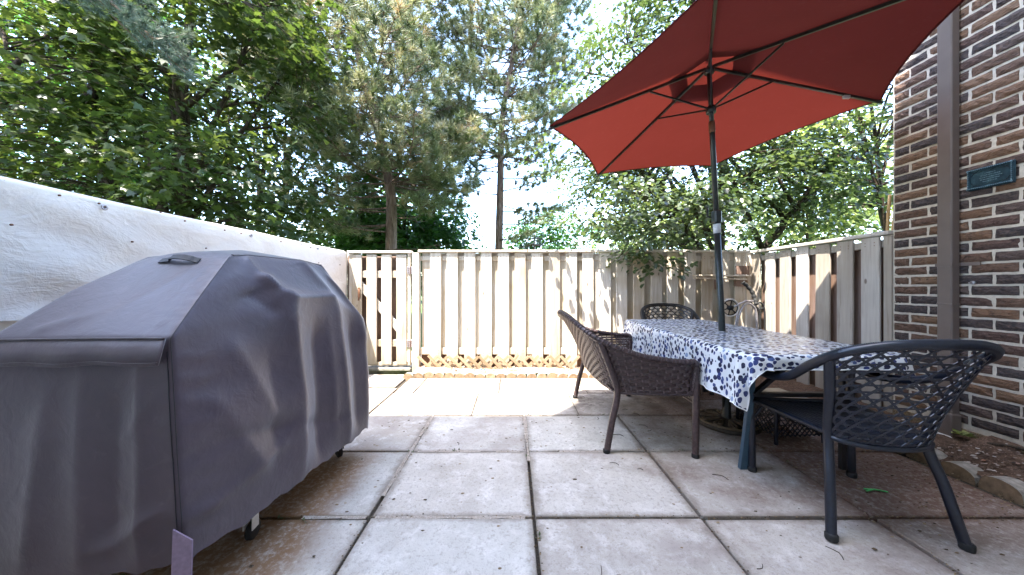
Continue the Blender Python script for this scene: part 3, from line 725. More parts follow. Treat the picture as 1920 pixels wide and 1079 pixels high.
# thin poles leaning behind the side fence
for i, (xa, ya, xb, yb, zt, r) in enumerate(((3.06, 2.73, 3.10, 2.60, 1.99, 0.017), (3.075, 2.66, 3.12, 2.585, 2.05, 0.013), (3.09, 2.75, 3.10, 2.66, 1.80, 0.014), (3.065, 2.62, 3.115, 2.57, 1.75, 0.016))):
    m = MB(); P = np.linspace((xa, ya, -0.09), (xb, yb, zt), 14); P[:, 0] += 0.004 * np.sin(np.arange(14) * 1.3 + i); m.tube(P, [r * (1.08 if j % 3 == 0 else 1) * (1 - 0.02 * j) for j in range(14)], 8)
    o = m.build('wooden_pole', M['bamboo'], smooth=True)
    tag(o, ('longest tan wooden pole leaning behind the side fence', 'thin tan pole reaching highest by the brick corner', 'shorter tan pole in the middle of the leaning bundle', 'short thick tan pole closest to the brick corner')[i], 'pole', 'tan poles leaning behind the side fence')

# ------------------------------------------------------------------ grill under its cover
gr = empty('covered_grill', (-1.32, 1.53, 0), label='barbecue grill on casters under a creased grey brown fabric cover', cat='grill')
def gpart(name, mb, mat, parent=None, **k):
    o = mb.build(name, mat, parent or gr, **k)
    if parent is None: o.location = -gr.location
    return o
def cover_mesh():
    hem = [(-1.00, .99, .185), (-.975, 1.3, .15), (-.955, 1.55, .15), (-.935, 1.8, .142), (-.90, 2.04, .155), (-1.3, 2.13, .15), (-1.70, 2.06, .15), (-1.72, 1.7, .15), (-1.72, 1.3, .15), (-1.69, .965, .15), (-1.45, .95, .155), (-1.2, .965, .17)]
    mid = [(-1.028, .995, .53), (-.985, 1.28, .52), (-.965, 1.53, .52), (-.945, 1.80, .52), (-.915, 2.06, .50), (-1.3, 2.12, .5), (-1.66, 2.06, .5), (-1.68, 1.7, .5), (-1.68, 1.35, .5), (-1.66, .98, .5), (-1.44, .97, .5), (-1.22, .98, .5)]
    led = [(-1.053, 1.0, .884), (-1.045, 1.24, .915), (-1.0, 1.46, .985), (-.995, 1.80, .985), (-.955, 2.08, .83), (-1.3, 2.1, .86), (-1.6, 2.05, .87), (-1.64, 1.75, .95), (-1.64, 1.4, .95), (-1.63, 1.0, .878), (-1.43, 1.0, .882), (-1.24, 1.0, .884)]
    upp = [(-1.10, 1.165, 1.035), (-1.10, 1.32, 1.09), (-1.075, 1.50, 1.10), (-1.05, 1.77, 1.10), (-1.03, 1.94, 1.03), (-1.3, 1.97, 1.04), (-1.55, 1.95, 1.02), (-1.58, 1.75, 1.08), (-1.585, 1.45, 1.08), (-1.585, 1.165, 1.03), (-1.43, 1.165, 1.035), (-1.26, 1.165, 1.037)]
    rid = [(-1.15, 1.33, 1.175), (-1.15, 1.42, 1.185), (-1.13, 1.56, 1.185), (-1.085, 1.75, 1.180), (-1.07, 1.83, 1.168), (-1.3, 1.85, 1.185), (-1.48, 1.82, 1.17), (-1.505, 1.7, 1.18), (-1.515, 1.5, 1.18), (-1.50, 1.33, 1.165), (-1.40, 1.32, 1.182), (-1.27, 1.32, 1.185)]
    cap = [tuple(0.35 * np.array(p) + 0.65 * np.array((-1.31, 1.58, 1.225))) for p in rid]
    top = [(-1.31, 1.58, 1.222)] * 12
    rows = np.array([hem, mid, led, upp, rid, cap, top])                       # 7 x 12 x 3
    su, NS = 16, 12 * 16
    vs = [0, 26, 52, 66, 78, 88, 92]; NV = vs[-1]
    # along the perimeter: straight runs between corners, slightly eased
    ring = np.zeros((7, NS, 3))
    for r in range(7):
        P = rows[r]
        for i in range(12):
            a, b_ = P[i], P[(i + 1) % 12]
            for q in range(su): ring[r, i * su + q] = a + (b_ - a) * (q / su)
    G = np.zeros((NV + 1, NS, 3))
    for r in range(6):
        for q in range(vs[r], vs[r + 1] + 1):
            G[q] = ring[r] + (ring[r + 1] - ring[r]) * ((q - vs[r]) / (vs[r + 1] - vs[r]))
    # ease the facets, but keep the front right seam and the ledge line crisp
    keep = np.ones((NV + 1, NS, 1)); 
    for c in (0, 4 * su, 9 * su):
        for d in (-1, 0, 1): keep[:, (c + d) % NS] = 0.12
    for d in (-1, 0, 1): keep[52 + d, 9 * su:] = 0.10; keep[52 + d, 0:2] = 0.1
    for it in range(12):
        L = np.roll(G, 1, 1) + np.roll(G, -1, 1)
        U = np.vstack([G[:1], G[:-1]]) + np.vstack([G[1:], G[-1:]])
        G = G + keep * 0.5 * ((L + U) / 4 - G)
    s = np.arange(NS) / su; v = np.arange(NV + 1)
    SS, VV = np.meshgrid(s, v)                                                   # s: 0..12, v: 0..92
    N = np.cross(np.roll(G, -1, 1) - np.roll(G, 1, 1), np.vstack([G[1:], G[-1:]]) - np.vstack([G[:1], G[:-1]]))
    N /= np.linalg.norm(N, axis=2)[:, :, None] + 1e-9
    def ridge(s0, v0, s1, v1, wd, amp, fade0=0.15, fade1=0.15):
        """a fold running from (s0,v0) to (s1,v1)"""
        k = 7.0                                                                   # rows per unit of s in size
        ax, ay, bx, by = s0 * k, v0, s1 * k, v1
        dx, dy = bx - ax, by - ay; L = math.hypot(dx, dy)
        px, py = SS * k - ax, VV - ay
        px = np.where(px > 42, px - 84, px); px = np.where(px < -42, px + 84, px)
        t = (px * dx + py * dy) / (L * L); dd = np.abs(px * dy - py * dx) / L
        env = np.clip((t + fade0) / (2 * fade0), 0, 1) * np.clip((1 + fade1 - t) / (2 * fade1), 0, 1)
        env = env * env * (3 - 2 * env)
        return amp * (0.30 * np.exp(-(dd / wd) ** 2) + 0.70 * np.exp(-dd / (wd * .62))) * env
    D = np.zeros_like(SS)
    # right side: two pressed out corners of the lid handle throw long folds, with hollows between them
    D += ridge(2.0, 54, 1.75, 4, 2.6, 0.030) + ridge(3.0, 54, 3.15, 2, 2.2, 0.034) + ridge(2.0, 53, 3.0, 53, 2.2, 0.016, .05, .05)
    D -= ridge(2.45, 44, 2.3, 4, 2.6, 0.036) ; D -= ridge(3.5, 46, 3.55, 6, 2.0, 0.026)
    D -= ridge(1.35, 40, 1.2, 10, 2.4, 0.016); D += ridge(0.75, 48, 1.3, 24, 3.0, 0.020); D += ridge(0.4, 36, 1.0, 12, 2.6, 0.016)
    D += ridge(1.5, 66, 2.0, 54, 1.6, 0.022); D -= ridge(1.2, 60, 1.7, 50, 1.8, 0.018); D += ridge(0.9, 76, 1.75, 60, 1.4, 0.012)
    D += ridge(3.7, 70, 3.9, 40, 1.5, 0.018); D += ridge(3.9, 52, 4.0, 6, 1.4, 0.014); D += ridge(2.7, 78, 3.0, 58, 1.3, 0.012)
    D += ridge(2.75, 44, 2.75, 8, 1.3, 0.010); D -= ridge(0.2, 26, 1.6, 20, 2.2, 0.012); D += ridge(0.15, 10, 1.4, 16, 2.0, 0.014)
    D -= ridge(1.9, 18, 2.9, 12, 2.0, 0.012)
    # puckers along the seams
    for q in range(9):
        vv = 6 + q * 5.2; D += ridge(0.06, vv, 0.42, vv - 2.0, 0.75, 0.0055)
    for q in range(7):
        vv = 55 + q * 3.2; D += ridge(11.55, vv + 1.5, 11.95, vv, 0.6, 0.006)
    # end facing the house: soft hanging folds
    D += ridge(11.5, 46, 11.42, 2, 1.3, 0.013) + ridge(10.6, 44, 10.7, 2, 1.6, 0.012) + ridge(10.1, 40, 10.05, 4, 1.5, 0.011) - ridge(11.1, 40, 11.05, 6, 2.2, 0.012)
    D += ridge(11.7, 14, 10.9, 6, 1.6, 0.010) + ridge(11.8, 40, 11.2, 30, 1.6, 0.006)
    D += ridge(10.5, 60, 9.6, 54, 1.4, 0.008) + ridge(11.2, 72, 10.4, 58, 2.2, -0.006)
    r = np.random.default_rng(5)
    for q in range(95):                                                           # small creases all over
        s0 = r.uniform(0, 12); v0 = r.uniform(4, 84); a = r.uniform(0, pi); L = r.uniform(2, 7)
        D += ridge(s0, v0, s0 + cos(a) * L / 7, v0 + sin(a) * L, r.uniform(.4, 1.0), r.uniform(-1, 1) * 0.0032, .3, .3)
    D *= 1.0 * np.clip((90 - VV) / 8, 0, 1)
    G = G + N * D[:, :, None] * (-1 if np.mean(N[10, 1 * su:3 * su, 0]) < 0 else 1)
    G[0, :, 2] += 0.006 * np.sin(SS[0] * 7) + 0.004 * np.sin(SS[0] * 17)
    V = G.reshape(-1, 3); F = []
    for a in range(NV):
        for q in range(NS):
            q2 = (q + 1) % NS
            F.append((a * NS + q, a * NS + q2, (a + 1) * NS + q2, (a + 1) * NS + q))
    return G, np_mesh('cover', V, np.array(F), M['cover'], smooth=True)
CG, cme = cover_mesh()
cov = place('cover', cme, gr, -gr.location)
def on_cover(s, v, off=0.0):
    q = CG[int(round(v)), int(round(s * 16)) % 192]
    c = np.array((-1.32, 1.53, q[2])); d = q - c; d[2] = 0.35 * (v > 56) ; d /= np.linalg.norm(d)
    return q + d * off
def strip_mesh(grid_a, grid_b, th=0.003):
    """a sewn-on band between two rows of points"""
    n = len(grid_a); m = MB(); A = np.array(grid_a); B = np.array(grid_b)
    T = np.gradient(A, axis=0); nn = np.cross(T, B - A); nn /= np.linalg.norm(nn, axis=1)[:, None] + 1e-9
    vs = []
    for i in range(n): vs += [A[i] + nn[i] * th, B[i] + nn[i] * th, A[i] - nn[i] * th, B[i] - nn[i] * th]
    fs = []
    for i in range(n - 1):
        a = 4 * i; fs += [(a, a + 1, a + 5, a + 4), (a + 2, a + 6, a + 7, a + 3), (a, a + 4, a + 6, a + 2), (a + 1, a + 3, a + 7, a + 5)]
    fs += [(0, 2, 3, 1), (4 * n - 4, 4 * n - 3, 4 * n - 1, 4 * n - 2)]
    m.add(vs, fs); return m
# flap along the front ledge
ss = np.arange(9 * 16 + 1, 193) / 16
fa = [on_cover(q % 12, 52) + np.array((0, -0.006, 0.004)) for q in ss]
fb = [np.array((on_cover(q % 12, 52)[0], min(on_cover(q % 12, 46)[1], on_cover(q % 12, 49)[1]) - 0.008 - 0.002 * sin(q * 9), on_cover(q % 12, 52)[2] - 0.078 - 0.003 * sin(q * 5))) for q in ss]
fb = [np.array((a_[0], 0.968 + 0.0015 * sin(i * .5), b_[2])) for i, (a_, b_) in enumerate(zip(fa, fb))]; fa = [np.array((a_[0], 0.988, a_[2])) for a_ in fa]
gpart('cover_flap', strip_mesh(fa, fb, 0.002), M['cover'], smooth=True)
m = MB(); m.tube([p + np.array((0, -0.004, -0.002)) for p in fa], 0.0022, 5); m.tube([p + np.array((0, -0.003, 0.010)) for p in fb], 0.0012, 4); gpart('flap_seam', m, M['cover'])
m = MB(); m.tube([on_cover(0, q, 0.002) for q in range(2, 78)], 0.0012, 5); m.tube([on_cover(11.94, q, 0.002) for q in range(6, 50)], 0.0012, 4); m.tube([on_cover(q, 78, 0.0) for q in np.linspace(0, 4.2, 60)], 0.002, 5)
gpart('corner_seam', m, M['black_fabric'])
m = MB(); hp = [on_cover(q % 12, 73.5) for q in np.linspace(10.2, 11.25, 12)]
hm = [p + np.array((0, -0.6, 0.8)) * (0.003 + 0.018 * sin(pi * i / 11) * (1 if 3 < i else .4)) for i, p in enumerate(hp)]
gpart('lift_handle', strip_mesh(hm, [p + np.array((0, 0.018, 0.018)) for p in hm], 0.002), M['black_fabric'])
# closing strap at the lower front corner
sp = [(-1.022, .975, .275), (-.975, .972, .245), (-.965, .968, .20), (-.962, .966, .10)]
m = MB(); m.add([(-1.015, .974, .315), (-.968, .985, .275), (-.962, .975, .135), (-1.010, .962, .115), (-1.015, .970, .315), (-.968, .981, .275), (-.962, .971, .135), (-1.010, .958, .115)],
                [(0, 1, 2, 3), (7, 6, 5, 4), (0, 4, 5, 1), (1, 5, 6, 2), (2, 6, 7, 3), (3, 7, 4, 0)]); gpart('strap', m, M['strap'])
# cart rails and casters
m = MB()
for xx in (-1.07, -1.58):
    m.bar((xx, 1.10, .17), (xx, 1.98, .17), .035, .03)
for yy in (1.12, 1.30, 1.96): m.bar((-1.07, yy, .17), (-1.58, yy, .17), .035, .03)
for xx in (-1.07, -1.58):
    for yy in (1.12, 1.96): m.bar((xx, yy, .17), (xx, yy, .85), .035, .035)
gpart('cart_frame', m, M['black_metal'])
for (xx, yy, a) in ((-1.075, 1.335, 0.1), (-1.055, 1.985, 0.9), (-1.58, 1.335, 0), (-1.58, 1.985, 0.4)):
    c = MB()
    for s_ in (-1, 1): c.bevbox((s_ * 0.017, 0, 0.078), (0.004, 0.04, 0.055), 0.001)
    c.bevbox((0, 0, 0.108), (0.042, 0.046, 0.006), 0.002); c.lathe([(0.009, 0.105), (0.009, 0.165)], 10)
    co = gpart('caster', c, M['white_plastic'], loc=(0, 0, 0)); co.location = Vector((xx, yy, 0)) - gr.location; co.rotation_euler = (0, 0, a)
    wh = MB(); wh.lathe([(0.012, -0.013), (0.030, -0.012), (0.037, -0.008), (0.037, 0.008), (0.030, 0.012), (0.012, 0.013)], 20, axis='x')
    wh.build('wheel', M['rubber'], co, smooth=True, loc=(0, 0.012, 0.037))

# ------------------------------------------------------------------ wicker chairs
def wrapped(mb, path, r, pitch=0.0055, n=8, ridge=0.10, taper=None):
    P = np.array(path, float); d = np.linalg.norm(np.diff(P, axis=0), axis=1); L = d.sum()
    k = max(8, int(L / pitch * 2)); cs = np.concatenate([[0], np.cumsum(d)]); t = np.linspace(0, L, k)
    Q = np.stack([np.interp(t, cs, P[:, i]) for i in range(3)], 1)
    rr = [r * (1 + (ridge if i % 2 else 0)) * (1 if taper is None else taper(i / k)) for i in range(k)]
    mb.tube(Q, rr, n)

class Shell:
    """curved back between a lower curve and the rim"""
    def __init__(s, low, rim, bulge=0.03): s.a = np.array(low); s.b = np.array(rim); s.bulge = bulge
    def p(s, u, t):
        n = len(s.a) - 1; x = np.clip(u, 0, 1) * n; i = np.minimum(x.astype(int), n - 1); f = (x - i)[:, None]
        A = s.a[i] * (1 - f) + s.a[i + 1] * f; B = s.b[i] * (1 - f) + s.b[i + 1] * f
        q = A + (B - A) * t[:, None]
        T = (s.a[i + 1] - s.a[i]) + (s.b[i + 1] - s.b[i]); nn = np.cross(T, B - A); nn /= np.linalg.norm(nn, axis=1)[:, None] + 1e-9
        return q + nn * (s.bulge * np.sin(np.pi * t))[:, None], nn

def mirror(pts): return [tuple(p) for p in pts] + [(-x, y, z) for x, y, z in reversed(pts[:-1])]

def cane_meshes(mat):
    """parts of the open caned tub chair; seat faces +y"""
    K = {}
    foot_r, seat_r, top_r = (0.245, -0.25, 0), (0.190, -0.165, 0.40), (0.268, -0.270, 0.76)
    foot_f, arm_f = (0.255, 0.25, 0), (0.258, 0.262, 0.575)
    legs = []
    m = MB(); wrapped(m, catmull([foot_f, (0.256, 0.258, 0.3), (0.258, 0.262, 0.50), (0.258, 0.258, 0.575)], 30), 0.0180); K['leg_front'] = m.mesh('leg', mat, True)
    m = MB(); wrapped(m, catmull([foot_r, (0.215, -0.205, 0.22), seat_r, (0.222, -0.212, 0.58), top_r], 40), 0.0180); K['leg_rear'] = m.mesh('leg', mat, True)
    m = MB(); m.lathe([(0.0205, 0), (0.0225, 0.004), (0.0225, 0.024), (0.020, 0.028)], 10); K['foot'] = m.mesh('foot_cap', M['rubber'], True)
    rim = catmull(mirror([(0.258, 0.262, 0.572), (0.262, 0.225, 0.595), (0.272, 0.10, 0.588), (0.282, -0.06, 0.622), (0.285, -0.20, 0.71), (0.255, -0.315, 0.785), (0.15, -0.395, 0.828), (0, -0.42, 0.838)]), 160)
    m = MB(); wrapped(m, rim, 0.0180, 0.006); K['rim'] = m.mesh('rim', mat, True)
    # cane between the rear posts
    i0 = int(np.argmin(np.linalg.norm(rim[:80] - np.array(top_r), axis=1))); rr = rim[i0:160 - i0]
    low = catmull(mirror([(0.190, -0.165, 0.395), (0.17, -0.20, 0.39), (0.10, -0.235, 0.385), (0, -0.245, 0.383)]), len(rr))
    sh = Shell(low, rr, 0.015)
    m = MB(); wrapped(m, low, 0.011, 0.006); K['lower_rail'] = m.mesh('lower_rail', mat, True)
    m = MB(); NA, NB = 10, 7.0
    for sg in (1, -1):
        for k in range(-8, NA + 9):
            t = np.linspace(0, 1, 40); u = (k + sg * (t * NB - (0 if sg > 0 else -0) )) / NA
            if sg < 0: u = (k - t * NB) / NA + 0.0
            ok = (u >= 0) & (u <= 1)
            if ok.sum() < 4: continue
            t, u = t[ok], u[ok]; q, nn = sh.p(u, t); m.tube(q + nn * 0.0015 * sg, 0, 4, flat=(0.0088, 0.003), nrm=nn)
    for k in range(int(NB * 2) + 1):
        tt = (k * 0.5 + 0.25) / NB
        if tt > 0.985: continue
        u = np.linspace(0, 1, 50); q, nn = sh.p(u, np.full(50, tt)); m.tube(q, 0, 4, flat=(0.0070, 0.003), nrm=nn)
    K['cane'] = m.mesh('cane_back', mat, False)
    # seat: closely wound cords
    def seat_half(y): return 0.190 + (0.250 - 0.190) * np.clip((y + 0.165) / 0.42, 0, 1) if y > -0.165 else 0.190 * math.sqrt(max(0, 1 - ((y + 0.165) / 0.085) ** 2))
    m = MB(); ys_ = np.arange(-0.243, 0.245, 0.0085)
    for j, y in enumerate(ys_):
        h = seat_half(y)
        if h < 0.03: continue
        n = max(8, int(h / 0.012)); xx = np.linspace(-h, h, n)
        z = 0.412 - 0.014 * np.cos(xx / max(h, .01) * pi / 2) + 0.0018 * np.where((np.arange(n) + j) % 2, 1, -1) + 0.0
        m.tube(np.stack([xx, np.full(n, y), z], 1), 0.0046, 5)
    sp_ = 0.0
    m.add([(-.18, -.2, .398), (.18, -.2, .398), (.245, .24, .398), (-.245, .24, .398), (-.18, -.2, .392), (.18, -.2, .392), (.245, .24, .392), (-.245, .24, .392)], [(0, 1, 2, 3), (7, 6, 5, 4), (0, 4, 5, 1), (1, 5, 6, 2), (2, 6, 7, 3), (3, 7, 4, 0)])
    K['seat'] = m.mesh('seat', mat, True)
    m = MB()
    wrapped(m, [(-.252, .255, .408), (.252, .255, .408)], 0.012); wrapped(m, [(-.19, -.16, .405), (-.252, .255, .405)], 0.012); wrapped(m, [(.19, -.16, .405), (.252, .255, .405)], 0.012)
    K['seat_frame'] = m.mesh('seat_frame', mat, True)
    m = MB()
    for s_ in (-1, 1): m.tube(catmull([(s_ * .25, .25, .30), (s_ * .19, .245, .385), (s_ * .12, .25, .40)], 8), 0.007, 6)
    K['brace'] = m.mesh('brace', mat, True)
    return K, foot_f, foot_r
def mirrored(me):
    c = me.copy(); c.transform(Matrix.Diagonal((-1, 1, 1, 1))); c.flip_normals(); return c
def cane_chair(K, ff, fr, loc, rz, label):
    t = empty('cane_chair', loc, rz, label=label, cat='chair', group='wicker chairs round the table')
    for key in ('leg_front', 'leg_rear'):
        f = ff if key == 'leg_front' else fr
        if key + 'm' not in K: K[key + 'm'] = mirrored(K[key])
        for s_, me in ((1, K[key]), (-1, K[key + 'm'])):
            lo = place('leg', me, t); place('foot_cap', K['foot'], lo, (s_ * f[0], f[1], 0))
    for nm, key in (('rim', 'rim'), ('lower_rail', 'lower_rail'), ('cane_back', 'cane'), ('seat', 'seat'), ('seat_frame', 'seat_frame'), ('brace', 'brace')):
        place(nm, K[key], t)
    return t
KB, ff, fr = cane_meshes(M['wicker_black'])
cane_chair(KB, ff, fr, (1.587, 1.56, 0), RD(-6), 'blue black caned tub chair with open lattice back at the near table end')
KG = {k: v.copy() for k, v in KB.items()}
for v in KG.values():
    if v.name.startswith('foot'): continue
    v.materials.clear(); v.materials.append(M['wicker_grey'])
cane_chair(KG, ff, fr, (1.72, 3.42, 0), RD(180 - 10), 'dark caned tub chair whose rounded back rises beyond the far end of the table')

def loveseat():
    t = empty('wicker_loveseat', (0.87, 2.55, 0), RD(-90), label='wide brown woven wicker armchair with splayed legs drawn up beside the table', cat='armchair', group='wicker chairs round the table')
    mat = M['wicker_brown']
    rim = catmull(mirror([(0.555, 0.262, 0.555), (0.565, 0.25, 0.580), (0.572, 0.12, 0.588), (0.560, -0.10, 0.625), (0.525, -0.31, 0.705), (0.42, -0.415, 0.775), (0.22, -0.462, 0.825), (0, -0.475, 0.840)]), 200)
    low = catmull(mirror([(0.545, 0.245, 0.378), (0.545, 0.235, 0.376), (0.535, 0.10, 0.374), (0.515, -0.06, 0.372), (0.480, -0.185, 0.370), (0.36, -0.228, 0.370), (0.18, -0.245, 0.370), (0, -0.25, 0.370)]), 200)
    m = MB(); wrapped(m, rim, 0.0175, 0.022, 8, 0.05)
    # braided lacing over the rim
    d = np.linalg.norm(np.diff(rim, axis=0), axis=1).cumsum(); n = int(d[-1] / 0.026)
    for i in range(n):
        j = min(198, int(np.searchsorted(d, (i + .5) * d[-1] / n))); T = rim[j + 1] - rim[j]; T /= np.linalg.norm(T)
        U = np.cross(T, (0, 0, 1)); U /= np.linalg.norm(U); W = np.cross(U, T)
        m.tube([rim[j] + 0.0195 * (cos(a) * U + sin(a) * W) + T * 0.012 * (k / 9 - .5) for k, a in enumerate(np.linspace(-0.6, pi + .6, 10))], 0, 4, flat=(0.009, 0.0035), nrm=[(cos(a) * U + sin(a) * W) for a in np.linspace(-0.6, pi + .6, 10)])
    m.build('rim', mat, t, True)
    sh = Shell(low, rim, 0.02); m = MB(); NS_ = 58; pitch = 0.0225
    hgt = np.linalg.norm(sh.b - sh.a, axis=1); k = NS_ * 2 + 1; u = np.linspace(0.0, 1.0, k); H = np.interp(u, np.linspace(0, 1, len(hgt)), hgt)
    for j in range(int(hgt.max() / pitch)):
        tt = (j + 0.5) * pitch / H; q, nn = sh.p(u, np.clip(tt, 0, 1))
        i2 = np.arange(k) // 2; off = np.where(np.arange(k) % 2 == 0, np.where((i2 + j) % 2 == 0, -0.0042, 0.0042), 0.0)
        q = q + nn * off[:, None]; ok = tt < 0.985; run = []
        for a in range(k + 1):
            if a < k and ok[a]: run.append(a)
            else:
                if len(run) > 2: m.tube(q[run], 0, 4, flat=(0.0205, 0.004), nrm=nn[run])
                run = []
    m.build('woven_panel', mat, t)
    m = MB()
    for i in range(NS_ + 1):
        h = np.interp(i / NS_, np.linspace(0, 1, len(hgt)), hgt); kk = max(4, int(h / pitch)); tt = (np.arange(kk + 1)) * pitch / h; tt[-1] = min(tt[-1], 1)
        t2 = np.repeat(tt, 2)[1:-1]; t2 = np.linspace(0, tt[-1], 2 * kk + 1); q, nn = sh.p(np.full(2 * kk + 1, i / NS_), t2)
        a = np.arange(2 * kk + 1); off = np.where(a % 2 == 1, np.where((i + a // 2) % 2 == 0, 0.0048, -0.0048), 0.0)
        m.tube(q + nn * off[:, None], 0, 4, flat=(0.0085, 0.0032), nrm=nn)
    m.build('woven_stakes', M['wicker_stake'], t)
    m = MB(); wrapped(m, low, 0.0085, 0.02, 6, 0.06); m.build('lower_rail', mat, t, True)
    for s_ in (-1, 1):
        m = MB(); wrapped(m, catmull([(s_ * .57, .25, 0), (s_ * .562, .258, .25), (s_ * .556, .262, .45), (s_ * .555, .262, .555)], 20), 0.0195, 0.016, 8, 0.06); l = m.build('leg', mat, t, True)
        m = MB(); m.lathe([(0.020, 0), (0.022, 0.004), (0.022, 0.022), (0.019, 0.026)], 10); m.build('foot_cap', M['rubber'], l, True, loc=(s_ * .57, .25, 0))
        m = MB(); wrapped(m, catmull([(s_ * .51, -.275, 0), (s_ * .50, -.24, .18), (s_ * .488, -.20, .37), (s_ * .50, -.245, .52), (s_ * .522, -.318, .70)], 26), 0.0195, 0.016, 8, 0.06); l = m.build('leg', mat, t, True)
        m = MB(); m.lathe([(0.020, 0), (0.022, 0.004), (0.022, 0.022), (0.019, 0.026)], 10); m.build('foot_cap', M['rubber'], l, True, loc=(s_ * .51, -.275, 0))
    m = MB()
    for j, y in enumerate(np.arange(-0.23, 0.255, 0.0125)):
        h = 0.485 + (y + .2) * 0.12; n = 40; xx = np.linspace(-h, h, n)
        m.tube(np.stack([xx, np.full(n, y), 0.385 + 0.002 * np.where((np.arange(n) + j) % 2, 1, -1)], 1), 0, 4, flat=(0.0125, 0.004), nrm=[(0, 0, 1)] * n)
    m.build('seat', mat, t)
    m = MB(); h = 0.54
    for j in range(4):
        n = 50; xx = np.linspace(-h, h, n); m.tube(np.stack([xx, 0.258 + 0.003 * np.where((np.arange(n) + j) % 2, 1, -1), np.full(n, 0.385 - 0.015 * j)], 1), 0, 4, flat=(0.014, 0.004), nrm=[(0, 1, 0)] * n)
    wrapped(m, [(-h, .258, .395), (h, .258, .395)], 0.011, .02, 7, .05); wrapped(m, [(-h, .258, .325), (h, .258, .325)], 0.008, .02, 7, .05)
    m.build('seat_apron', mat, t)
loveseat()

# low caned footstool under the table
fs = empty('footstool', (1.90, 2.32, 0), RD(4), label='low dark caned footstool tucked under the right side of the table', cat='footstool')
m = MB()
for a in range(4):
    for j in range(6): 
        x0, x1 = -.17, .17; z = 0.06 + j * 0.034; q = [(x, -.15, z) for x in np.linspace(x0, x1, 8)]
        R = Matrix.Rotation(a * pi / 2, 3, 'Z'); m.tube([R @ Vector((p[0], -0.165, p[2])) for p in q], 0.0035, 4)
    for j in range(12):
        for sg in (-1, 1):
            p = [(-.17 + j * .034 + sg * t * .17, -.166, 0.05 + t * .19) for t in np.linspace(0, 1, 6)]; p = [q for q in p if -.172 <= q[0] <= .172]
            if len(p) > 1: m.tube([R @ Vector(q) for q in p], 0.004, 4)
m.build('cane_side', M['wicker_black'], fs)
m = MB(); m.bevbox((0, 0, 0.255), (0.36, 0.36, 0.02), 0.006); m.build('top', M['wicker_black'], fs)
for sx_ in (-1, 1):
    for sy_ in (-1, 1):
        m = MB(); wrapped(m, [(sx_ * .168, sy_ * .168, 0), (sx_ * .165, sy_ * .165, .25)], 0.012, 0.006); m.build('leg', M['wicker_black'], fs, True)

# ------------------------------------------------------------------ table, cloth, parasol
TX0, TX1, TY0, TY1, TZ = 1.185, 1.975, 1.60, 3.40, 0.708
tb = empty('patio_table', ((TX0 + TX1) / 2, (TY0 + TY1) / 2, 0), label='long black metal patio table hidden under a printed cloth', cat='table')
def tpart(name, mb, mat, parent=None, **k):
    o = mb.build(name, mat, parent or tb, **k)
    if parent is None: o.location = -tb.location
    return o
m = MB(); n = 10; r = 0.10; ring = []
for cx, cy, a0 in ((TX1 - r, TY1 - r, 0), (TX0 + r, TY1 - r, 90), (TX0 + r, TY0 + r, 180), (TX1 - r, TY0 + r, 270)):
    for i in range(n + 1): a = RD(a0 + 90 * i / n); ring.append((cx + (r - .01) * cos(a), cy + (r - .01) * sin(a)))
k = len(ring); m.add([(x, y, TZ - .006) for x, y in ring] + [(x, y, TZ - .03) for x, y in ring], [tuple(range(k)), tuple(reversed(range(k, 2 * k)))] + [(i, i + k, (i + 1) % k + k, (i + 1) % k) for i in range(k)])
tpart('table_top', m, M['black_metal'])
for lx in (TX0 + .17, TX1 - .12):
    for ly, yf in ((TY0 + .22, TY0 + .26), (TY1 - .22, TY1 - .20)):
        m = MB(); xf = lx + (-0.03 if lx < 1.5 else .05)
        vs = []
        for z, wd, q, yq in ((TZ - .03, .030, lx, ly), (.42, .028, lx + (xf - lx) * .3, ly + (yf - ly) * .3), (.20, .034, lx + (xf - lx) * .65, ly + (yf - ly) * .7), (0.0, .046, xf, yf)):
            vs += [(q - wd / 2, yq - .012, z), (q + wd / 2, yq - .012, z), (q + wd / 2, yq + .012, z), (q - wd / 2, yq + .012, z)]
        fs_ = [(0, 1, 2, 3), (15, 14, 13, 12)]
        for a in range(3):
            for i in range(4): j = (i + 1) % 4; fs_.append((4 * a + i, 4 * a + 4 + i, 4 * a + 4 + j, 4 * a + j))
        m.add(vs, fs_); tpart('leg', m, M['lit_leg_metal'] if (lx < 1.5 and ly < 2) else M['black_metal'])
m = MB()
for ly in (TY0 + .22, TY1 - .22): m.bar((TX0 + .17, ly, .44), (TX1 - .12, ly, .44), .03, .022)
tpart('cross_bar', m, M['black_metal'])
m = MB(); m.bar((TX0 + .17, TY1 - .22, .44), (TX1 - .12, TY1 - .22, TZ - .04), .028, .018); m.bar((TX0 + .17, TY0 + .22, .44), (1.62, TY0 + .22, TZ - .04), .028, .018)
for lx in (TX0 + .15, TX1 - .10): m.bar((lx, TY0 + .12, TZ - .05), (lx, TY1 - .12, TZ - .05), .03, .02)
tpart('brace', m, M['black_metal'])

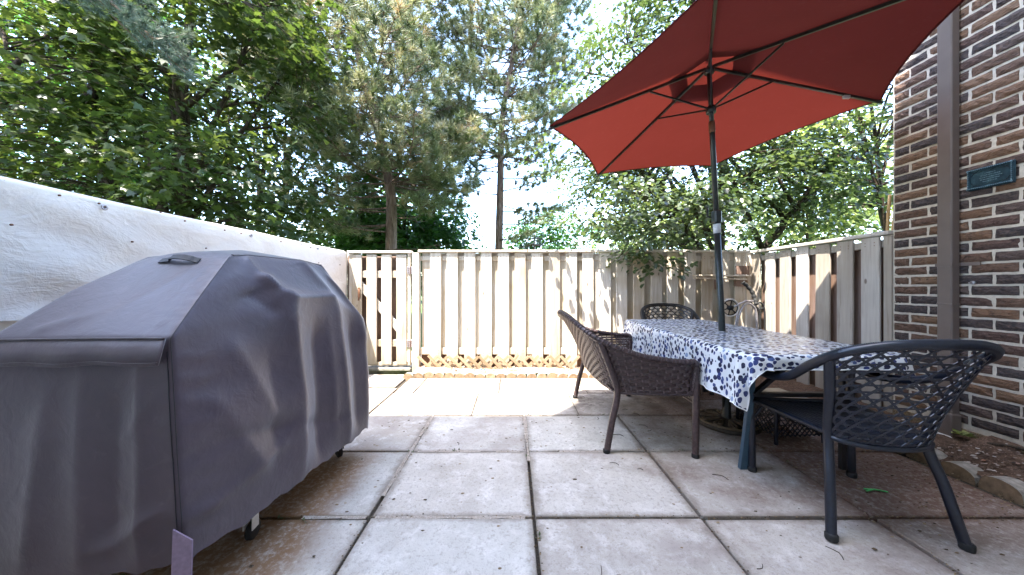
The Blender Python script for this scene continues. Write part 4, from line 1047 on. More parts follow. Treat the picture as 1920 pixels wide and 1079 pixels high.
def cloth():
    DL, DR, DF, DB = 0.275, 0.13, 0.085, 0.16                           # drops: left, right, front, back
    U = np.linspace(TX0 - DL, TX1 + DR, 150); W_ = np.linspace(TY0 - DF, TY1 + DB, 230)
    r = 0.085
    V = []; UV = []
    for wy in W_:
        for ux in U:
            # the sheet's corner hangs further: stretch it outwards
            cx = min(max(ux, TX0 + r), TX1 - r); cy = min(max(wy, TY0 + r), TY1 - r)
            ex, ey = ux - cx, wy - cy; d0 = math.hypot(ex, ey); d = d0 - r
            if d <= 0:
                V.append((ux, wy, TZ + 0.0012 * sin(ux * 23 + wy * 7) + .0008 * sin(wy * 31))); UV.append((ux, wy)); continue
            nx, ny = ex / d0, ey / d0
            ang = math.atan2(ny, nx); corner = abs(nx) > 0.02 and abs(ny) > 0.02
            q = min(1, d / 0.05); drop = d - 0.018 * (1 - (1 - q) ** 2) if d > 0.0 else 0
            out = 0.020 * (1 - (1 - q) ** 2) + 0.006
            sarc = (wy * 1.0 if abs(nx) > abs(ny) else ux * 1.0)
            fold = 0.011 * sin(sarc * 17 + 1.0) + 0.007 * sin(sarc * 41)
            if corner: fold = 0.030 * sin(ang * 8.0 + 0.9) + 0.014 * sin(ang * 15)
            out += fold * min(1, d / 0.22) ** 1.2 + 0.05 * max(0, d - .02) * (0.55 if nx < -.7 else .2)
            V.append((cx + nx * (r + out), cy + ny * (r + out), TZ - max(0, drop) - 0.001)); UV.append((ux, wy))
    nu, nw = len(U), len(W_); V = np.array(V); UV = np.array(UV)
    F = np.array([(j * nu + i, j * nu + i + 1, (j + 1) * nu + i + 1, (j + 1) * nu + i) for j in range(nw - 1) for i in range(nu - 1)])
    edge = [i for i in range(nu)] + [j * nu + nu - 1 for j in range(1, nw)] + [(nw - 1) * nu + i for i in range(nu - 2, -1, -1)] + [j * nu for j in range(nw - 2, 0, -1)]
    return np_mesh('tablecloth', V, F, M['cloth'], smooth=True, uv=UV), V[edge + [0]]
cme, edge = cloth()
tc = place('tablecloth', cme, label='white tablecloth printed with blue pebble dots draped over the long table', cat='tablecloth')
m = MB(); m.tube(edge, 0.0032, 5, cap=False); m.build('hem', M['hem'], tc, True)

UA = np.array((1.5105, 2.4884, 2.746)); UN = np.array((-0.06808, 0.04106, 0.99683))
UT = np.array([(0.292, 2.5, 2.281), (0.941, 3.566, 2.281), (2.185, 3.539, 2.367), (2.781, 2.446, 2.453), (2.132, 1.38, 2.452), (0.888, 1.407, 2.366)])
UB = np.array((1.642, 2.480, 0.0))
um = empty('parasol', (1.642, 2.48, 0), label='open red parasol on a dark pole standing through the table', cat='parasol')
def upart(name, mb, mat, parent=None, **k):
    o = mb.build(name, mat, parent or um, **k)
    if parent is None: o.location = -um.location
    return o
def onpole(z): return UB + (UA - UB) * (z / UA[2])
m = MB(); m.tube([onpole(z) for z in (0.03, 0.8, 1.56)], 0.0235, 16); lower = upart('lower_pole', m, M['pole'], smooth=True)
m = MB(); m.tube([onpole(z) for z in (1.50, 2.2)] + [onpole(2.235)], 0.019, 16); upart('upper_pole', m, M['pole'], smooth=True)
m = MB(); m.tube([onpole(z) for z in (2.225, 2.235, 2.30, 2.31)], [.020, .022, .022, .020], 16); upart('tilt_joint', m, M['copper'], smooth=True)
m = MB(); m.tube([onpole(z) for z in (2.30, 2.74)], 0.0165, 14); upart('mast_tip', m, M['pole'], smooth=True)
m = MB(); m.tube([onpole(z) for z in (1.455, 1.525)], 0.0262, 18); upart('tape_wrap', m, M['tape'], smooth=True)
m = MB(); c = onpole(1.58); m.bevbox((c[0], c[1], 1.58), (0.056, 0.062, 0.10), 0.01); crk = upart('crank_box', m, M['pole'])
m = MB(); m.tube([(c[0] - .02, c[1] + .02, 1.58), (c[0] - .055, c[1] + .02, 1.585), (c[0] - .058, c[1] + .02, 1.66), (c[0] - .075, c[1] + .02, 1.665)], 0.007, 8); m.build('crank_handle', M['pole'], crk, True)
hub = onpole(2.405)
m = MB(); m.lathe([(0.020, -0.03), (0.034, -0.028), (0.036, 0.0), (0.030, 0.02), (0.020, 0.03)], 16, tuple(hub)); upart('runner', m, M['pole'], smooth=True)
crown_c = UA - UN * 0.035
m = MB(); m.lathe([(0.016, -0.035), (0.034, -0.03), (0.036, 0.0), (0.022, 0.02)], 16, tuple(crown_c)); upart('crown_hub', m, M['pole'], smooth=True)
for k in range(6):
    a = UA - UN * 0.02; e = UT[k] - UN * 0.016
    d = (e - a) / np.linalg.norm(e - a)
    m = MB(); m.bar(tuple(a + d * .03), tuple(e), 0.015, 0.019, tuple(UN)); rb = upart('rib', m, M['pole'])
    mp_ = a + (e - a) * 0.37
    m = MB(); m.bar(tuple(hub + (mp_ - hub) * .06), tuple(mp_ - UN * .012), 0.009, 0.012, tuple(UN)); upart('strut', m, M['pole'])
    m = MB(); m.tube([tuple(e - d * .035), tuple(e + d * .012)], 0.011, 8); upart('rib_cap', m, M['pole'], smooth=True)
    if k == 3:
        m = MB(); q = a + (e - a) * 0.80; m.bevbox(tuple(q - UN * .014), (0.05, 0.02, 0.024), .003); upart('fabric_clip', m, M['tape'])
def canopy():
    nu, nv = 16, 22; V = []; F = []; hems = []
    for g_ in range(6):
        A0, B0 = UT[g_], UT[(g_ + 1) % 6]; base = len(V)
        for j in range(nv + 1):
            rho = 0.14 + 0.86 * j / nv
            for i in range(nu + 1):
                t = i / nu; bow = 4 * t * (1 - t)
                q = A0 * (1 - t) + B0 * t
                q = UA + (q - UA) * rho * (1 - 0.050 * bow * rho ** 2) - UN * (0.018 * bow * rho * (1 - .55 * rho)) + UN * 0.002
                V.append(q)
                if j == nv: hems.append(q)
        for j in range(nv):
            for i in range(nu):
                a = base + j * (nu + 1) + i; F.append((a, a + 1, a + nu + 2, a + nu + 1))
    cm = np_mesh('canopy', np.array(V), np.array(F), M['canopy'], smooth=False)
    co = place('canopy', cm, um, -um.location)
    m = MB(); m.tube(hems + hems[:1], 0, 4, cap=False, flat=(0.012, 0.003), nrm=[UN] * (len(hems) + 1)); m.build('hem', M['canopy'], co)
    V = []; F = []
    for g_ in range(6):
        A0, B0 = UT[g_], UT[(g_ + 1) % 6]; base = len(V)
        for j in range(9):
            rho = 0.002 + 0.258 * j / 8
            for i in range(9):
                t = i / 8; bow = 4 * t * (1 - t); q = A0 * (1 - t) + B0 * t
                q = UA + (q - UA) * rho * (1 - .04 * bow) + UN * (0.050 + 0.012 * bow * (j / 8)); V.append(q)
        for j in range(8):
            for i in range(8): a = base + j * 9 + i; F.append((a, a + 1, a + 10, a + 9))
    place('vent', np_mesh('vent', np.array(V), np.array(F), M['canopy'], smooth=False), co)
    m = MB(); m.lathe([(0.012, 0.0), (0.022, 0.01), (0.024, 0.03), (0.012, 0.06), (0.004, 0.07)], 12, tuple(UA + UN * .045)); upart('finial', m, M['pole'], smooth=True)
canopy()
ub = empty('umbrella_stand', (1.642, 2.48, 0), label='round bronze cast iron parasol base with petal pattern under the table', cat='parasol base')
m = MB(); m.lathe([(0.0, 0.0), (0.212, 0.0), (0.216, 0.008), (0.214, 0.024), (0.200, 0.034), (0.192, 0.028), (0.10, 0.034), (0.045, 0.050), (0.0, 0.052)], 48); m.build('disc', M['dark_iron'], ub, True)
m = MB(); m.lathe([(0.034, 0.04), (0.034, 0.06), (0.029, 0.075), (0.029, 0.20), (0.0245, 0.205)], 20); m.build('socket', M['pole'], ub, True)
m = MB()
m.tube([(0.200 * cos(a), 0.200 * sin(a), 0.034) for a in np.linspace(0, 2 * pi, 49)], 0.009, 6)
for k in range(10):
    a0 = 2 * pi * k / 10; pts = []
    for t in np.linspace(0, 2 * pi, 17):
        rr = 0.118 + 0.062 * cos(t); aa = a0 + 0.23 * sin(t) * (0.65 + .35 * cos(t)); pts.append((rr * cos(aa), rr * sin(aa), 0.038 + .004 * (1 - (rr - .06) / .13)))
    m.tube(pts, 0.0065, 5)
    m.tube([(rr * cos(a0), rr * sin(a0), 0.038) for rr in (0.08, 0.12, 0.165)], [0.004, 0.009, 0.003], 5)
m.build('petal_relief', M['bronze'], ub, True)

# small wheeled cart in the corner
ct = empty('folded_cart', (2.68, 3.72, 0), label='small folded cart with a spoked wheel and black curved handle in the fence corner', cat='cart')
def cpt(px, py, y=3.72): return ((px - 960) / 608 * y - 2.68, y - 3.72, CAMZ - (py - 540) / 608 * y)
m = MB(); wc = cpt(1369, 578); m.tube([(wc[0] + 0.098 * cos(a), wc[1], wc[2] + 0.098 * sin(a)) for a in np.linspace(0, 2 * pi, 33)], 0.010, 8, cap=False); whl = m.build('wheel', M['white_plastic'], ct, True)
m = MB(); m.tube([(wc[0] + 0.083 * cos(a), wc[1], wc[2] + 0.083 * sin(a)) for a in np.linspace(0, 2 * pi, 33)], 0.006, 6, cap=False)
for k in range(6):
    a = k * pi / 3 + .3; m.tube([(wc[0], wc[1], wc[2]), (wc[0] + .09 * cos(a), wc[1], wc[2] + .09 * sin(a))], 0.007, 6)
m.lathe([(0.028, -.02), (0.03, 0), (0.028, .02)], 14, (wc[0], wc[1], wc[2]), 'y'); m.build('spokes', M['rubber'], whl, True)
m = MB(); m.tube(catmull([cpt(1379, 640), cpt(1384, 600), cpt(1393, 576), cpt(1402, 570), cpt(1411, 574), cpt(1418, 588), cpt(1420, 640)], 30), 0.013, 8); m.tube(catmull([cpt(1378, 640), cpt(1380, 604), cpt(1386, 580)], 10), 0.010, 8)
m.tube([cpt(1375, 577), cpt(1388, 570), cpt(1399, 565), cpt(1412, 566)], 0.011, 8); m.build('frame', M['steel'], ct, True)
m = MB(); m.tube(catmull([cpt(1392, 530, 3.80), cpt(1400, 536, 3.79), cpt(1410, 548, 3.77), cpt(1415, 560, 3.75), cpt(1418, 572, 3.72)], 24), [0.022 + 0.004 * sin(i * 1.7) for i in range(24)], 10); m.build('handle', M['rubber'], ct, True)
m = MB(); m.tube(catmull([cpt(1406, 566), cpt(1414, 574), cpt(1424, 568), cpt(1431, 574), cpt(1434, 592), cpt(1434, 640)], 26), 0.010, 8); m.tube(catmull([cpt(1416, 574), cpt(1424, 590), cpt(1425, 640)], 12), 0.013, 8); m.tube([cpt(1412, 572), cpt(1422, 582), cpt(1432, 578)], .008, 6); m.build('folding_arm', M['rubber'], ct, True)
m = MB()
for px in (1379, 1420, 1430): 
    q = cpt(px, 636); m.tube([q, (q[0] * 1.05, q[1] + .02, 0.02)], 0.012, 8)
q = cpt(1379, 690); m.tube([(q[0] - .02, 0.02, 0.10), (q[0] + .28, .02, .10)], .012, 8); m.build('stand', M['steel'], ct, True)
for s_ in (-.09, .16):
    m = MB(); m.lathe([(0.02, -.015), (.075, -.014), (.085, -.006), (.085, .006), (.075, .014), (.02, .015)], 22, axis='y'); m.build('wheel', M['rubber'], ct, True, loc=(s_, .02, .095))

# ------------------------------------------------------------------ litter, chips and scraps
def chips(name, n, region, zf, smin, smax, mat, seed, flat=0.35):
    r = np.random.default_rng(seed); V = []; F = []; A = []
    for i in range(n):
        x, y = region(r); z = zf(x, y); s_ = r.uniform(smin, smax) ; a = r.uniform(0, pi)
        k = len(V); m_ = 5; pr = [(cos(2 * pi * q / m_ + a) * s_ * r.uniform(.5, 1.2), sin(2 * pi * q / m_ + a) * s_ * .62 * r.uniform(.5, 1.2)) for q in range(m_)]
        h = s_ * flat * r.uniform(.4, 1.2)
        V += [(x + p[0], y + p[1], z) for p in pr] + [(x + p[0] * .7, y + p[1] * .7, z + h * r.uniform(.6, 1.2)) for p in pr]
        v = r.uniform()
        for q in range(m_): F.append((k + q, k + (q + 1) % m_, k + m_ + (q + 1) % m_, k + m_ + q)); A.append(v)
        F.append((k + m_, k + m_ + 1, k + m_ + 2, k + m_ + 3)); A.append(v); F.append((k + m_, k + m_ + 3, k + m_ + 4, k + m_)); A.append(v)
    F = [f if f[0] != f[3] else (f[0], f[1], f[2], f[1]) for f in F]
    F2 = []
    for f in F: F2.append(f if len(set(f)) == 4 else (f[0], f[1], f[2], f[2]))
    V = np.array(V); T = []; TA = []
    for f, a in zip(F2, A):
        T.append((f[0], f[1], f[2])); TA.append(a)
        if len(set(f)) == 4: T.append((f[0], f[2], f[3])); TA.append(a)
    me = np_mesh(name, V, np.array(T), mat, attr=np.array(TA)); return me
def m_chip(name, stops):
    k = NT(name); a = k.n('Attribute'); a.attribute_name = 'rnd'; k.base(k.ramp(a.outputs['Fac'], stops), 0.85, 0.2); return k.m
M['chip'] = m_chip('bark_and_stone_chips', [(0, (0.05, 0.035, 0.027)), (0.4, (0.11, 0.07, 0.05)), (0.65, (0.19, 0.13, 0.10)), (0.82, (0.33, 0.27, 0.23)), (0.93, (0.46, 0.41, 0.37)), (1, (0.26, 0.12, 0.07))])
M['litter'] = m_chip('dry_litter', [(0, (0.05, 0.035, 0.02)), (0.4, (0.12, 0.08, 0.045)), (0.7, (0.22, 0.15, 0.08)), (1, (0.30, 0.22, 0.13))])
rb_z = lambda x, y: 0.034 + 0.20 * max(0, x - 2.52)
place('mulch_chips', chips('mulch_chips', 1500, lambda r: (2.58 + 0.36 * r.uniform(), 0.2 + 2.2 * r.uniform()), lambda x, y: (rb_z(x, y) if y < 2 else 0.02 + .1 * max(0, x - 2.45)) - .001, .005, .017, M['chip'], 1), bed, (0, -3.9, 0), kind='stuff')
place('mulch_chips', chips('mulch_chips', 2200, lambda r: (-1.1 + 4.0 * r.uniform(), 3.80 + 0.22 * r.uniform()), lambda x, y: .036 + .02 * (y - 3.78) / .3, .004, .014, M['chip'], 2), bed, (0, -3.9, 0), kind='stuff')
place('soil_crumbs', chips('soil_crumbs', 2600, lambda r: (1.2 + 1.5 * r.uniform() ** .6, 1.4 + 2.3 * r.uniform()), lambda x, y: .001, .002, .008, M['litter'], 3), bed, (0, -3.9, 0), kind='stuff')
def joint_pt(r):
    if r.uniform() < .5: return (r.choice(xs[1:]) + r.normal(0, .012), r.uniform(.9, 2.7))
    return (r.uniform(-1.2, 2.3), r.choice(ys[2:]) + r.normal(0, .012))
place('joint_grit', chips('joint_grit', 1900, joint_pt, lambda x, y: -.002, .0015, .006, M['litter'], 14, .5), patio, kind='stuff')
r = np.random.default_rng(33); V = []; F = []; A = []
for q in range(26):                                                                # little weeds and moss in the joints
    x, y = joint_pt(r)
    for i in range(7):
        a = r.uniform(0, 2 * pi); d = np.array((cos(a), sin(a), r.uniform(.3, 1.3))); d /= np.linalg.norm(d); s_ = r.uniform(.008, .022); w_ = np.array((-sin(a), cos(a), 0)) * s_ * .22; o = np.array((x + r.normal(0, .012), y + r.normal(0, .006), -.002)); k = len(V)
        V += [o, o + d * s_ * .5 + w_, o + d * s_, o + d * s_ * .5 - w_]; F.append((k, k + 1, k + 2, k + 3)); A.append(r.uniform(.2, .8))
place('joint_weeds', np_mesh('joint_weeds', np.array(V), np.array(F), M['roundleaf'], attr=np.array(A)), patio, kind='stuff')
ll = place('leaf_litter', chips('leaf_litter', 620, lambda r: (-1.2 + 3.6 * r.uniform(), 0.9 + 2.8 * r.uniform() ** .7), lambda x, y: .0012, .003, .013, M['litter'], 4, .15))
tag(ll, 'scattered dry leaf scraps and twigs over the patio slabs', 'litter', kind='stuff')
m = MB()
r = np.random.default_rng(9)
for i in range(26):
    x, y, a, L = r.uniform(-.4, 1.4), r.uniform(1.0, 3.6), r.uniform(0, pi), r.uniform(.03, .09)
    m.tube(catmull([(x, y, .004), (x + cos(a) * L * .5, y + sin(a) * L * .5, .006), (x + cos(a + .5) * L, y + sin(a + .5) * L, .004)], 5), 0.0016, 4)
tw = m.build('twigs', M['bark']); tag(tw, 'small dark twigs lying scattered on the pale slabs', 'twigs', kind='stuff')
gp_ = m_simple('bright_green_plastic', (0.03, 0.42, 0.09), 0.4, 0.5, var=.2); tl_ = m_simple('teal_plastic', (0.05, 0.50, 0.36), 0.4, 0.5, var=.2)
m = MB(); m.tube([(-.045, .012, .006), (-.02, 0, .010), (.01, .004, .007), (.05, -.012, .005)], 0, 4, flat=(.012, .003), nrm=[(0, .2, 1)] * 4); m.tube([(-.05, -.006, .006), (-.01, -.002, .012), (.03, -.006, .006)], 0, 4, flat=(.008, .003), nrm=[(0, .2, 1)] * 3)
m.build('plastic_scrap', gp_, loc=(1.853, 1.655, 0), label='bright green plastic scrap on the soiled slab behind the near chair', cat='scrap')
m = MB(); r = np.random.default_rng(4)
for i in range(9): a = r.uniform(0, 2 * pi); m.tube([(0, 0, .005), (.02 * cos(a), .02 * sin(a), .02 + .01 * r.uniform()), (.036 * cos(a), .036 * sin(a), .012)], 0, 4, flat=(.012, .002), nrm=[(0, 0, 1)] * 3)
m.build('plastic_flower', tl_, loc=(-.35, 3.88, 0.04), label='small teal plastic flower lying on the bare back bed', cat='scrap')
def weed(loc, n, h, seed, label):
    r = np.random.default_rng(seed); V = []; F = []; A = []
    for i in range(n):
        a = r.uniform(0, 2 * pi); d = np.array((cos(a), sin(a), r.uniform(.3, 1.2))); d /= np.linalg.norm(d); s_ = h * r.uniform(.6, 1.1); w_ = np.array((-sin(a), cos(a), 0)) * s_ * .28
        k = len(V); o = np.array((r.normal(0, .012), r.normal(0, .012), 0)); V += [o, o + d * s_ * .5 + w_, o + d * s_ + np.array((0, 0, -s_ * .25)), o + d * s_ * .5 - w_]; F.append((k, k + 1, k + 2, k + 3)); A.append(r.uniform())
    o = place('weed', np_mesh('weed', np.array(V), np.array(F), M['paleleaf'], attr=np.array(A)), None, loc); tag(o, label, 'weed', 'weeds in the planting bed')
weed((2.87, 2.06, .10), 16, .06, 1, 'small bright green weed under the downspout'); weed((2.83, 1.50, .095), 12, .05, 2, 'small weed at the bed edge beside the brick foundation')
# root creeping along the foundation
m = MB(); m.tube(catmull([(2.86, 1.95, .10), (2.885, 1.86, .125), (2.90, 1.72, .12), (2.91, 1.55, .115), (2.92, 1.3, .10)], 26), [0.009 + .002 * sin(i) for i in range(26)], 7); m.build('cable', M['bark'], smooth=True, label='brown cable lying along the foot of the brick wall', cat='cable')

# ------------------------------------------------------------------ trees
MAPLE_T = np.array([(0, 0), (.16, .12), (.46, .10), (.34, .30), (.50, .56), (.22, .52), (0, 1.0), (-.22, .52), (-.50, .56), (-.34, .30), (-.46, .10), (-.16, .12)])
def leaves(name, C, D, Nn, size, kind, mat, rnd, parent, child='foliage'):
    """C centres, D leaf directions, Nn leaf normals, size"""
    D = D / (np.linalg.norm(D, axis=1)[:, None] + 1e-9)
    B = np.cross(Nn, D); B /= np.linalg.norm(B, axis=1)[:, None] + 1e-9
    Z = np.cross(D, B)
    n = len(C)
    if kind == 'maple':
        T = MAPLE_T; lift = -0.18 * np.abs(T[:, 0]) - 0.12 * T[:, 1] ** 2; faces = [tuple(range(12))]
    elif kind == 'round':
        T = np.array([(0, 0), (.36, .28), (.34, .68), (0, 1.0), (-.34, .68), (-.36, .28)]); lift = np.array([0, .10, .06, -.08, .06, .10]); faces = [(0, 1, 2, 3), (0, 3, 4, 5)]
    else:
        T = np.array([(0, 0), (.34, .45), (0, 1.0), (-.34, .45)]); lift = np.array([0, .06, -.05, .06]); faces = [(0, 1, 2, 3)]
    k = len(T)
    V = C[:, None, :] + size[:, None, None] * (T[None, :, 0, None] * B[:, None, :] + T[None, :, 1, None] * D[:, None, :] + lift[None, :, None] * Z[:, None, :])
    F = np.array(faces)[None] + (np.arange(n) * k)[:, None, None]
    F = F.reshape(-1, len(faces[0])); A = np.repeat(rnd, len(faces))
    return place(child, np_mesh(child, V.reshape(-1, 3), F, mat, attr=A), parent, kind='stuff')

def unit(r, n):
    v = r.normal(size=(n, 3)); return v / np.linalg.norm(v, axis=1)[:, None]

def broad_tree(name, label, group, base, trunk, limbs, center, radii, n_spray, per, size, kind, mat, bark, seed, spray_r=0.45, tr=0.13, lean=0.35, thr=-0.25, extra=None, zmin=None, cat='tree'):
    r = np.random.default_rng(seed); base = np.array(base, float)
    root = empty(name, tuple(base), label=label, cat=cat, group=group)
    center = np.array(center, float) - base; radii = np.array(radii, float)
    nodes = []; tk = MB(); lb = MB()
    def poly(mb, pts, r0, r1, n):
        P = catmull(pts, n); P[1:-1] += r.normal(0, r0 * .18, (n - 2, 3)); mb.tube(P, np.linspace(r0, r1, n), 7, cap=True)
        nodes.extend([(P[i], r0 + (r1 - r0) * i / (n - 1)) for i in range(n // 4, n)])
        return P
    for st in trunk: poly(tk, st, tr, tr * .28, 16)
    tn = list(nodes)
    for i in range(limbs):
        a, rad = tn[int(r.uniform(0, len(tn) - 1))]
        d = unit(r, 1)[0]; d[2] = abs(d[2]) * .8 + .05
        e = center + d * radii * r.uniform(.55, .9)
        m_ = (a + e) / 2 + np.array((0, 0, .12 * np.linalg.norm(e - a))) + r.normal(0, .08, 3)
        poly(lb, [a, m_, e], min(rad * .7, .05), .010, 9)
    # sprays of leaves with gaps between the clumps
    ph = r.uniform(0, 6, 6); cs = []
    while len(cs) < n_spray:
        d = unit(r, 1)[0]; q = center + d * radii * r.uniform(.12, 1.0) ** (1 / 2.1)
        if zmin is not None and q[2] + base[2] < zmin: continue
        w_ = sin(q[0] * 1.9 + ph[0]) + sin(q[1] * 1.7 + ph[1]) + sin(q[2] * 2.6 + ph[2]) + .7 * sin(q[0] * 4.3 + q[2] * 3.7 + ph[3])
        if w_ < thr * 3 + r.normal(0, .5): continue
        cs.append(q)
    if extra is not None: cs += [np.array(e) - base for e in extra]
    cs = np.array(cs); NP = np.array([q for q, _ in nodes])
    for c in cs:
        dd = np.linalg.norm(NP - c, axis=1) + 2.0 * np.clip(NP[:, 2] - c[2], 0, 9); j = int(np.argmin(dd)); a = NP[j]
        if np.linalg.norm(a - c) > .2: lb.tube([a, (a + c) / 2 + np.array((0, 0, .10)) * np.linalg.norm(a - c) + r.normal(0, .04, 3), c], [.011, .008, .003], 4, cap=False)
    tk.build('trunk', bark, root, True)
    lb.build('limbs', bark, root, True)
    n = len(cs) * per
    out = cs - center; out /= np.linalg.norm(out, axis=1)[:, None] + 1e-9
    nrm = np.array((0, 0, 1.0)) + lean * out + r.normal(0, .22, (len(cs), 3)); nrm /= np.linalg.norm(nrm, axis=1)[:, None]
    C0 = np.repeat(cs, per, 0); N0 = np.repeat(nrm, per, 0); O0 = np.repeat(out, per, 0)
    ang = r.uniform(0, 2 * pi, n); rad = spray_r * np.sqrt(r.uniform(.02, 1, n)) * np.repeat(r.uniform(.6, 1.3, len(cs)), per)
    t1 = np.cross(N0, np.array((0.3, .9, .1))); t1 /= np.linalg.norm(t1, axis=1)[:, None]; t2 = np.cross(N0, t1)
    rd = t1 * np.cos(ang)[:, None] + t2 * np.sin(ang)[:, None]
    C = C0 + rd * rad[:, None] + N0 * r.normal(0, spray_r * .16, n)[:, None] - np.array((0, 0, 1.0)) * (rad ** 2 * .35)[:, None]
    D = rd + O0 * .35 + r.normal(0, .35, (n, 3)) + np.array((0, 0, -.25))
    Nl = N0 + r.normal(0, .30, (n, 3))
    sz = size * r.uniform(.65, 1.25, n)
    rnd = np.clip(np.repeat(r.beta(2, 2.6, len(cs)), per) * .7 + r.uniform(0, .38, n), 0, 1)
    leaves(name, C, D, Nl, sz, kind, mat, rnd, root)
    return root

# maples beyond the tarp on the left: a screen of separate trees
G_M = 'leafy maples beyond the left fence'
broad_tree('maple_tree', 'tall maple with dark leaning stems rising behind the white tarp', G_M, (-5.6, 5.1, -.1),
           [[(0, 0, 0), (.15, 0, 1.2), (-.05, .1, 2.6), (-.75, .2, 5.6), (-1.1, .2, 8)], [(.05, 0, 1.0), (.35, .1, 2.4), (.35, .1, 4.5), (.5, .2, 7.6)], [(0, 0, 1.5), (-.8, 0, 3.0), (-1.0, 0, 5.0), (-1.6, .1, 8)]],
           16, (-5.3, 5.3, 3.9), (2.6, 1.9, 3.7), 430, 34, .115, 'maple', M['maple'], M['bark'], 21, .46, .12, .22, -.08, zmin=1.0)
broad_tree('maple_tree', 'broad maple at the far left edge behind the white fence', G_M, (-8.2, 4.2, -.1),
           [[(0, 0, 0), (.1, 0, 1.4), (.1, .1, 3.0), (-.4, .2, 7.5)], [(.05, 0, 1.2), (.8, .1, 3.2), (1.0, .1, 6.8)]],
           14, (-7.9, 4.7, 3.9), (2.6, 2.0, 3.8), 340, 34, .12, 'maple', M['maple'], M['bark'], 22, .46, .14, .22, -.05, zmin=.9)
broad_tree('maple_tree', 'dense maple filling the gap left of the leaning pine', G_M, (-8.0, 10.2, -.1),
           [[(0, 0, 0), (.1, 0, 1.4), (0, .1, 3.4), (.2, .2, 8.5)], [(.05, 0, 1.8), (.8, .1, 4), (1.2, .1, 7.8)], [(0, 0, 2), (-.8, 0, 4), (-1.0, 0, 8)]],
           16, (-7.7, 10.2, 5.2), (3.6, 2.2, 5.0), 330, 36, .15, 'maple', M['maple'], M['bark'], 23, .5, .15, .22, -.12, zmin=.9)
broad_tree('maple_tree', 'far dark maple standing behind the others on the left', G_M, (-12.5, 9.5, -.1),
           [[(0, 0, 0), (.1, 0, 2), (0, .1, 4), (.2, .2, 9)], [(.05, 0, 2), (1.2, .1, 5), (1.6, .1, 9)]],
           14, (-12.3, 9.5, 5.2), (4.2, 2.4, 5.2), 300, 36, .19, 'maple', M['darkleaf'], M['bark'], 24, .7, .17, .3, -.3, zmin=.8)
broad_tree('maple_tree', 'low deep green maple behind the two pine trunks', G_M, (-3.9, 11.4, -.1),
           [[(0, 0, 0), (.1, 0, 1), (0, .1, 2.4), (.2, .2, 5)], [(.05, 0, 1), (.8, .1, 2.4), (1.2, .1, 4.4)]],
           12, (-4.0, 11.4, 2.9), (2.55, 2.0, 2.8), 460, 42, .15, 'maple', M['darkleaf'], M['bark'], 25, .5, .12, .3, -.3, zmin=.9)
# round-leaved tree over the fence behind the parasol
rex = np.random.default_rng(77); ext = []
for i in range(30): ext.append((rex.uniform(1.15, 2.65), rex.uniform(3.72, 4.15), rex.uniform(1.70, 2.30)))
for i in range(9): ext.append((rex.uniform(1.38, 1.85), rex.uniform(3.86, 4.1), rex.uniform(1.30, 1.62)))
for i in range(20): ext.append((rex.uniform(1.6, 3.3), rex.uniform(4.1, 5.0), rex.uniform(5.0, 6.6)))
ext += [(.82, 3.9, 1.83), (.70, 3.88, 1.90), (1.12, 3.92, 1.86)]
broad_tree('round_leaved_tree', 'multi stemmed tree with small round leaves behind the back fence and parasol', None, (3.7, 5.6, -.1),
           [[(0, 0, 0), (.0, 0, 1.2), (-.15, .1, 2.6), (-.3, .2, 5.6)], [(.05, 0, .9), (-.75, -.1, 2.1), (-1.7, -.4, 3.1), (-2.3, -.6, 3.6)], [(0, 0, .8), (.9, -.1, 2.2), (1.8, -.2, 3.4)], [(0, 0, 1.0), (-.25, -.1, 2.5), (-.75, -.6, 4.5), (-1.2, -.9, 6.0)]],
           30, (3.15, 5.75, 3.3), (2.65, 1.75, 3.1), 470, 46, .070, 'round', M['roundleaf'], M['bark'], 31, .34, .085, .25, -.10, extra=ext, zmin=1.25)
broad_tree('round_leaved_tree', 'thin outer tree with scattered round leaves near the brick corner', None, (6.6, 5.6, -.1),
           [[(0, 0, 0), (-.1, 0, 1.6), (-.4, -.1, 3.2), (-.7, -.2, 5.2)]],
           12, (5.9, 5.5, 3.7), (1.7, 1.4, 2.2), 95, 22, .095, 'round', M['roundleaf'], M['bark'], 32, .4, .06, .25, -.2, zmin=1.7)
# pale sunlit trees further off on the right
G_F = 'pale sunlit trees beyond the side fence'
broad_tree('sunlit_tree', 'pale yellow green sunlit tree beyond the side fence', G_F, (12.0, 13.0, -.1), [[(0, 0, 0), (.1, 0, 2), (0, .1, 8)]], 10, (12.0, 13, 4.2), (3.6, 2.2, 4.2), 330, 34, .22, 'diamond', M['paleleaf'], M['bark'], 41, .7, .14, .3, -.3)
broad_tree('sunlit_tree', 'pale sunlit tree seen through the leaves behind the parasol pole', G_F, (9.0, 19.0, -.1), [[(0, 0, 0), (.1, 0, 2), (0, .1, 7)]], 10, (9.0, 19, 3.6), (4.0, 2.2, 3.4), 330, 34, .26, 'diamond', M['paleleaf'], M['bark'], 42, .8, .14, .3, -.3)
broad_tree('distant_tree', 'small distant green tree in the gap between the pine trunks', G_F, (-2.2, 30.0, -.1), [[(0, 0, 0), (.1, 0, 1), (0, .1, 4)]], 8, (-2.2, 30, 2.5), (1.6, 1.2, 2.2), 120, 30, .26, 'diamond', M['darkleaf'], M['bark'], 43, .6, .10, .3, -.3)
broad_tree('distant_tree', 'distant broad tree behind the round leaved tree', G_F, (3.0, 26.0, -.1), [[(0, 0, 0), (.1, 0, 1.5), (0, .1, 6)]], 10, (3.2, 26, 3.6), (4.2, 2.0, 3.6), 300, 32, .30, 'diamond', M['darkleaf'], M['bark'], 44, .9, .16, .3, -.3)
